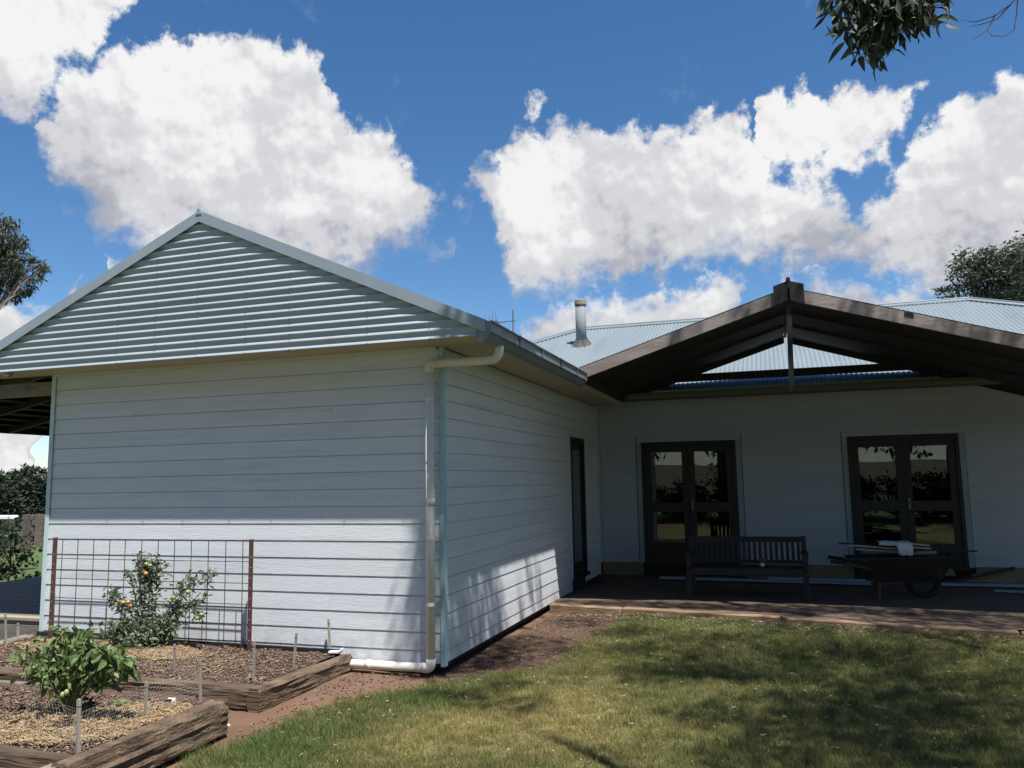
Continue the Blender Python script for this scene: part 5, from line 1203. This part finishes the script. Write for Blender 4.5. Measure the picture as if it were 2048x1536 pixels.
for e in ((5.6, -2.2, 9.6), (6.4, .6, 10.2), (8.4, 2.2, 10.6), (6.6, -4.0, 9.4), (10.5, .8, 9.8), (5.0, -4.6, 8.6)):
    e = Vector(e); m_ = fork.lerp(e, .5) + Vector((0, 0, .7)); limb.tube([fork, fork.lerp(m_, .5) + Vector((.1, .1, .15)), m_, m_.lerp(e, .5) + Vector((0, .1, .2)), e], [.17, .12, .08, .045, .02], 8); mains += [m_, m_.lerp(e, .5), e]
for c in hubs:
    v = Vector(c); m_ = min(mains, key=lambda a: (a - v).length); limb.tube([m_, m_.lerp(v, .5) + Vector((0, 0, .12)), v], [.016, .011, .004], 5, cap=False)
# the twig that hangs into view
hp = at(1790, -40, 1, CAM[1] + 3.6); hub = Vector(hp)
limb.tube([(5.0, -4.6, 8.6), (hub.x - .2, hub.y + .1, 6.6), (hub.x, hub.y, hub.z + .9), tuple(hub)], [.035, .022, .012, .006], 6)
limb.build('trunk', 'bark', big, smooth=True)
pts = np.concatenate(pts); V, F, c_ = leaf_cloud(pts, .15, .038, .9, GUM, .3, rg); raw_mesh('crown', V, F, 'leaf', parent=big, col=c_)
GLP = [leaf_proto('leaf', .098, .027, cu, 'leaf', col, 6) for cu, col in ((.7, (.040, .055, .032)), (1.1, (.055, .072, .038)), (.3, (.033, .045, .028)), (.9, (.070, .082, .05)))]
rl = random.Random(21); tw_ = MB(); yv = CAM[1] + 3.6
ends = [(1678, 0, 0), (1700, 28, .1), (1735, 55, .05), (1740, 95, 0), (1732, 112, -.03), (1765, 80, .1), (1795, 62, 0), (1818, 40, .12), (1838, 30, .05), (1862, 38, 0), (1885, 10, .08), (1850, 8, .1), (1712, 66, .02), (1765, 30, 0), (1790, 10, .05), (1690, 30, 0), (1748, 105, .02), (1875, 25, .03)]
tips = []
for (u, v, dy) in ends:
    e = Vector(at(u, v, 1, yv + dy)); s0_ = hub + Vector((rl.gauss(0, .05), 0, rl.gauss(0, .03))); m_ = s0_.lerp(e, .5) + Vector((rl.gauss(0, .02), 0, .04)); tw_.tube([s0_, m_, e], [.004, .003, .0015], 4, cap=False); tips.append((m_, e))
for path in ([(2048, -20), (2022, 8), (1990, 32), (1950, 44), (1922, 40)], [(2022, 8), (1995, 38), (1965, 48), (1938, 54)], [(1990, 30), (1975, 60), (1945, 80)], [(2036, -10), (2033, 30), (2028, 60), (2010, 72), (1985, 72), (1975, 62)]):
    bt = MB(); bt.tube([tuple(at(u, v, 1, yv + .3)) for u, v in path], [.0035] + [.0022] * (len(path) - 2) + [.001], 4, cap=False); bt.build('bare_twig', 'bark', big)
tw_.build('twig', 'bark', big)
for i in range(285):
    a, b = rl.choice(tips); t = rl.random() ** .8; p = a.lerp(b, .2 + .8 * t) + Vector((rl.gauss(0, .036), rl.gauss(0, .08), rl.gauss(0, .018)))
    o = bpy.data.objects.new('leaf', GLP[rl.randrange(4)]); COL.objects.link(o); o.parent = big; o.location = p - Vector(ORIGIN[big])
    o.rotation_euler = (-1.05 + rl.gauss(0, .5), rl.gauss(0, .5), rl.uniform(0, 6.28)); s = rl.uniform(.65, 1.2); o.scale = (s, s, s)

nd = 420; kk = rg.integers(0, 9, nd); tt = rg.random(nd); tl_ = [tips[i] for i in (0, 1, 2, 5, 6, 7, 12, 13, 14)]
P_ = np.array([tl_[k][0].lerp(tl_[k][1], t * .75) for k, t in zip(kk, tt)]) + rg.normal(0, 1, (nd, 3)) * np.array([.055, .12, .03])
V, F, c_ = leaf_cloud(P_, .095, .028, .9, [(.036, .05, .03), (.045, .06, .034), (.03, .042, .026)], .25, rg); raw_mesh('inner_foliage', V, F, 'leaf', parent=big, col=c_, kind='stuff')

# trees and shrubs behind the photographer, which the door glass mirrors; dense gums added to block sky light
BT = [((-4.5, -18), 11, 'added tall gum behind the photographer at the left, bare below its crown'), ((.8, -16.5), 12.5, 'added tall gum straight behind the photographer'), ((5.5, -18), 13, 'added tallest gum behind the photographer, mirrored in the right doors'), ((10, -16), 12.5, 'added tall gum at the back right of the yard'), ((14.8, -14), 13, 'added wide gum at the right rear corner of the yard'), ((18.5, -8.5), 12, 'added tall gum right of the yard'), ((19.5, -2), 11, 'added gum at the far right of the yard'), ((-13, -22), 11, 'added broad gum at the back left of the yard')]
for i, ((x, y), h, lab) in enumerate(BT):
    r_ = random.Random(50 + i); cls = [(x + r_.gauss(0, 2.0), y + r_.gauss(0, 1.5), h * r_.uniform(.20 if i < 3 else .42, .98), r_.uniform(1.7, 2.6), r_.uniform(1.0, 1.7)) for _ in range(15)]
    tree('added_yard_tree', lab, 'tree', (x, y, GZ), cls, 7000, (.44, .17), GUM, (.3, .09), .4, 'trees added around the yard to block sky light', seed=60 + i)
SHR = ((-5.6, -14.2), (-3.4, -14.8), (-1.2, -14.4), (1.0, -15), (3.2, -14.6), (5.4, -15.1), (7.6, -14.6), (9.8, -14.2), (12, -12.6), (13.8, -10.5))
SLAB = ['leftmost low shrub of the hedge row behind the photographer', 'second shrub of the hedge row from the left', 'shrub of the hedge row just left of the tall gum', 'shrub of the hedge row in front of the middle gum', 'shrub of the hedge row straight behind the photographer', 'shrub of the hedge row before the tallest gum', 'shrub of the hedge row right of the tallest gum', 'shrub of the hedge row at the back right', 'shrub at the bend of the hedge row', 'last shrub of the hedge row at the right edge of the yard']
for i, (x, y) in enumerate(SHR):
    r_ = random.Random(80 + i); cls = [(x + r_.gauss(0, .75), y + r_.gauss(0, .4), r_.uniform(.2, 1.25), r_.uniform(.8, 1.1), r_.uniform(.5, .8)) for _ in range(8)]
    tree('yard_shrub', SLAB[i], 'shrub', (x, y, GZ - .1), cls, 2200, (.22, .09), DARK, (.06, .03), .1, 'shrubs around the yard', seed=90 + i, fork=.2)

# ================================================================ GRASS AND LITTER
def grass():
    n = 1500000
    P = np.stack([rng.uniform(-1.25, 8.2, n), rng.uniform(-3.3, 3.6, n)], 1)
    keep = (P[:, 0] < 4.6 + (P[:, 1] + 2.4) * .75)                       # the part of the lawn that can be seen
    keep &= rng.random(n) < lawn_mask(P) ** 1.3
    keep &= rng.random(n) < np.clip(1.0 - .10 * (P[:, 1] + 1.5), .55, 1)
    t = fbm(P, 6, 3, 61); keep &= rng.random(n) < .35 + 1.1 * t
    P = P[keep][:600000]; n = len(P)
    C = lawn_colour(P); lush = np.clip((C[:, 1] - C[:, 0]) * 12 + .3, 0, 1)
    tuft = np.clip((fbm(P, 11, 2, 71) - .35) / .35, 0, 1)
    H = (.015 + .024 * rng.random(n)) * (.7 + .55 * lush + .75 * tuft); W = rng.uniform(.0024, .0048, n); a = rng.uniform(0, 2 * np.pi, n)
    lean = rng.uniform(.15, 1.0, n) * H; b = rng.uniform(0, 2 * np.pi, n); z = ground_z(P) - .002
    base = np.stack([P[:, 0], P[:, 1], z], 1); s = np.stack([np.cos(a), np.sin(a), 0 * a], 1) * W[:, None] / 2
    tip = base + np.stack([np.cos(b) * lean, np.sin(b) * lean, H], 1)
    V = np.stack([base - s, base + s, tip], 1).reshape(-1, 3); F = np.arange(n * 3).reshape(n, 3)
    straw = rng.random(n) < .16; C = np.where(straw[:, None], np.array([.36, .29, .15]), C) * rng.uniform(.7, 1.3, (n, 1))
    col = np.repeat(C, 3, 0); col[0::3] *= .75; col[1::3] *= .75
    raw_mesh('lawn_grass', V, F, 'grass', col=col, kind='stuff')
    nt_ = 900; T = np.stack([rng.uniform(-1.1, 7.5, nt_), rng.uniform(-3.0, 3.4, nt_)], 1); mk = lawn_mask(T); T = T[(mk > .02) & (rng.random(nt_) < np.where(mk < .9, 1, .45))]
    k_ = 26; P = np.repeat(T, k_, 0) + rng.normal(0, .022, (len(T) * k_, 2)); n2 = len(P); C = lawn_colour(P) * np.array([.85, 1.0, .9]) * rng.uniform(.7, 1.25, (n2, 1))
    H = rng.uniform(.03, .072, n2); a = rng.uniform(0, 2 * np.pi, n2); b = rng.uniform(0, 2 * np.pi, n2); lean = rng.uniform(.2, .9, n2) * H
    base = np.stack([P[:, 0], P[:, 1], ground_z(P) - .002], 1); s = np.stack([np.cos(a), np.sin(a), 0 * a], 1) * .0024
    V = np.stack([base - s, base + s, base + np.stack([np.cos(b) * lean, np.sin(b) * lean, H], 1)], 1).reshape(-1, 3)
    raw_mesh('grass_tufts', V, np.arange(n2 * 3).reshape(n2, 3), 'grass', col=np.repeat(C, 3, 0), kind='stuff')
    return n
NG = grass()
# leaf litter, clods and pale chips on the bare earth along the wing and by the beds
n = 5200; P = np.stack([rng.uniform(-1.0, 1.35, n), rng.uniform(-2.0, 3.5, n)], 1); m = lawn_mask(P)[:, 0] if lawn_mask(P).ndim > 1 else lawn_mask(P)
P = P[(m < .5) & ((P[:, 0] > .06) | (P[:, 1] < -.1)) & ~((P[:, 0] < -.86) & (P[:, 1] < .1))]
scatter_sticks('leaf_litter', P, ground_z(P), .022, .009, [(.115, .072, .048), (.155, .098, .068), (.095, .06, .042), (.19, .135, .10), (.28, .22, .17)], 'chips', .3, lift=.003)
n = 1500; P = np.stack([rng.uniform(.2, 7.5, n), np.zeros(n)], 1); P[:, 1] = ver_edge_y(P[:, 0]) - .10 - np.abs(rng.normal(0, .14, n))
scatter_sticks('leaf_litter', P, ground_z(P) + .008, .026, .010, [(.13, .08, .05), (.2, .13, .09), (.24, .18, .12), (.30, .24, .18)], 'chips', .3, lift=.004)
n = 900; P = np.stack([rng.uniform(-.6, 5.5, n), rng.uniform(-2.4, 3.2, n)], 1); P = P[lawn_mask(P) > .5]
scatter_sticks('leaf_litter', P, ground_z(P) + .018, .030, .006, [(.3, .2, .12), (.42, .33, .2), (.5, .44, .34), (.2, .13, .08)], 'chips', .25, lift=.006)
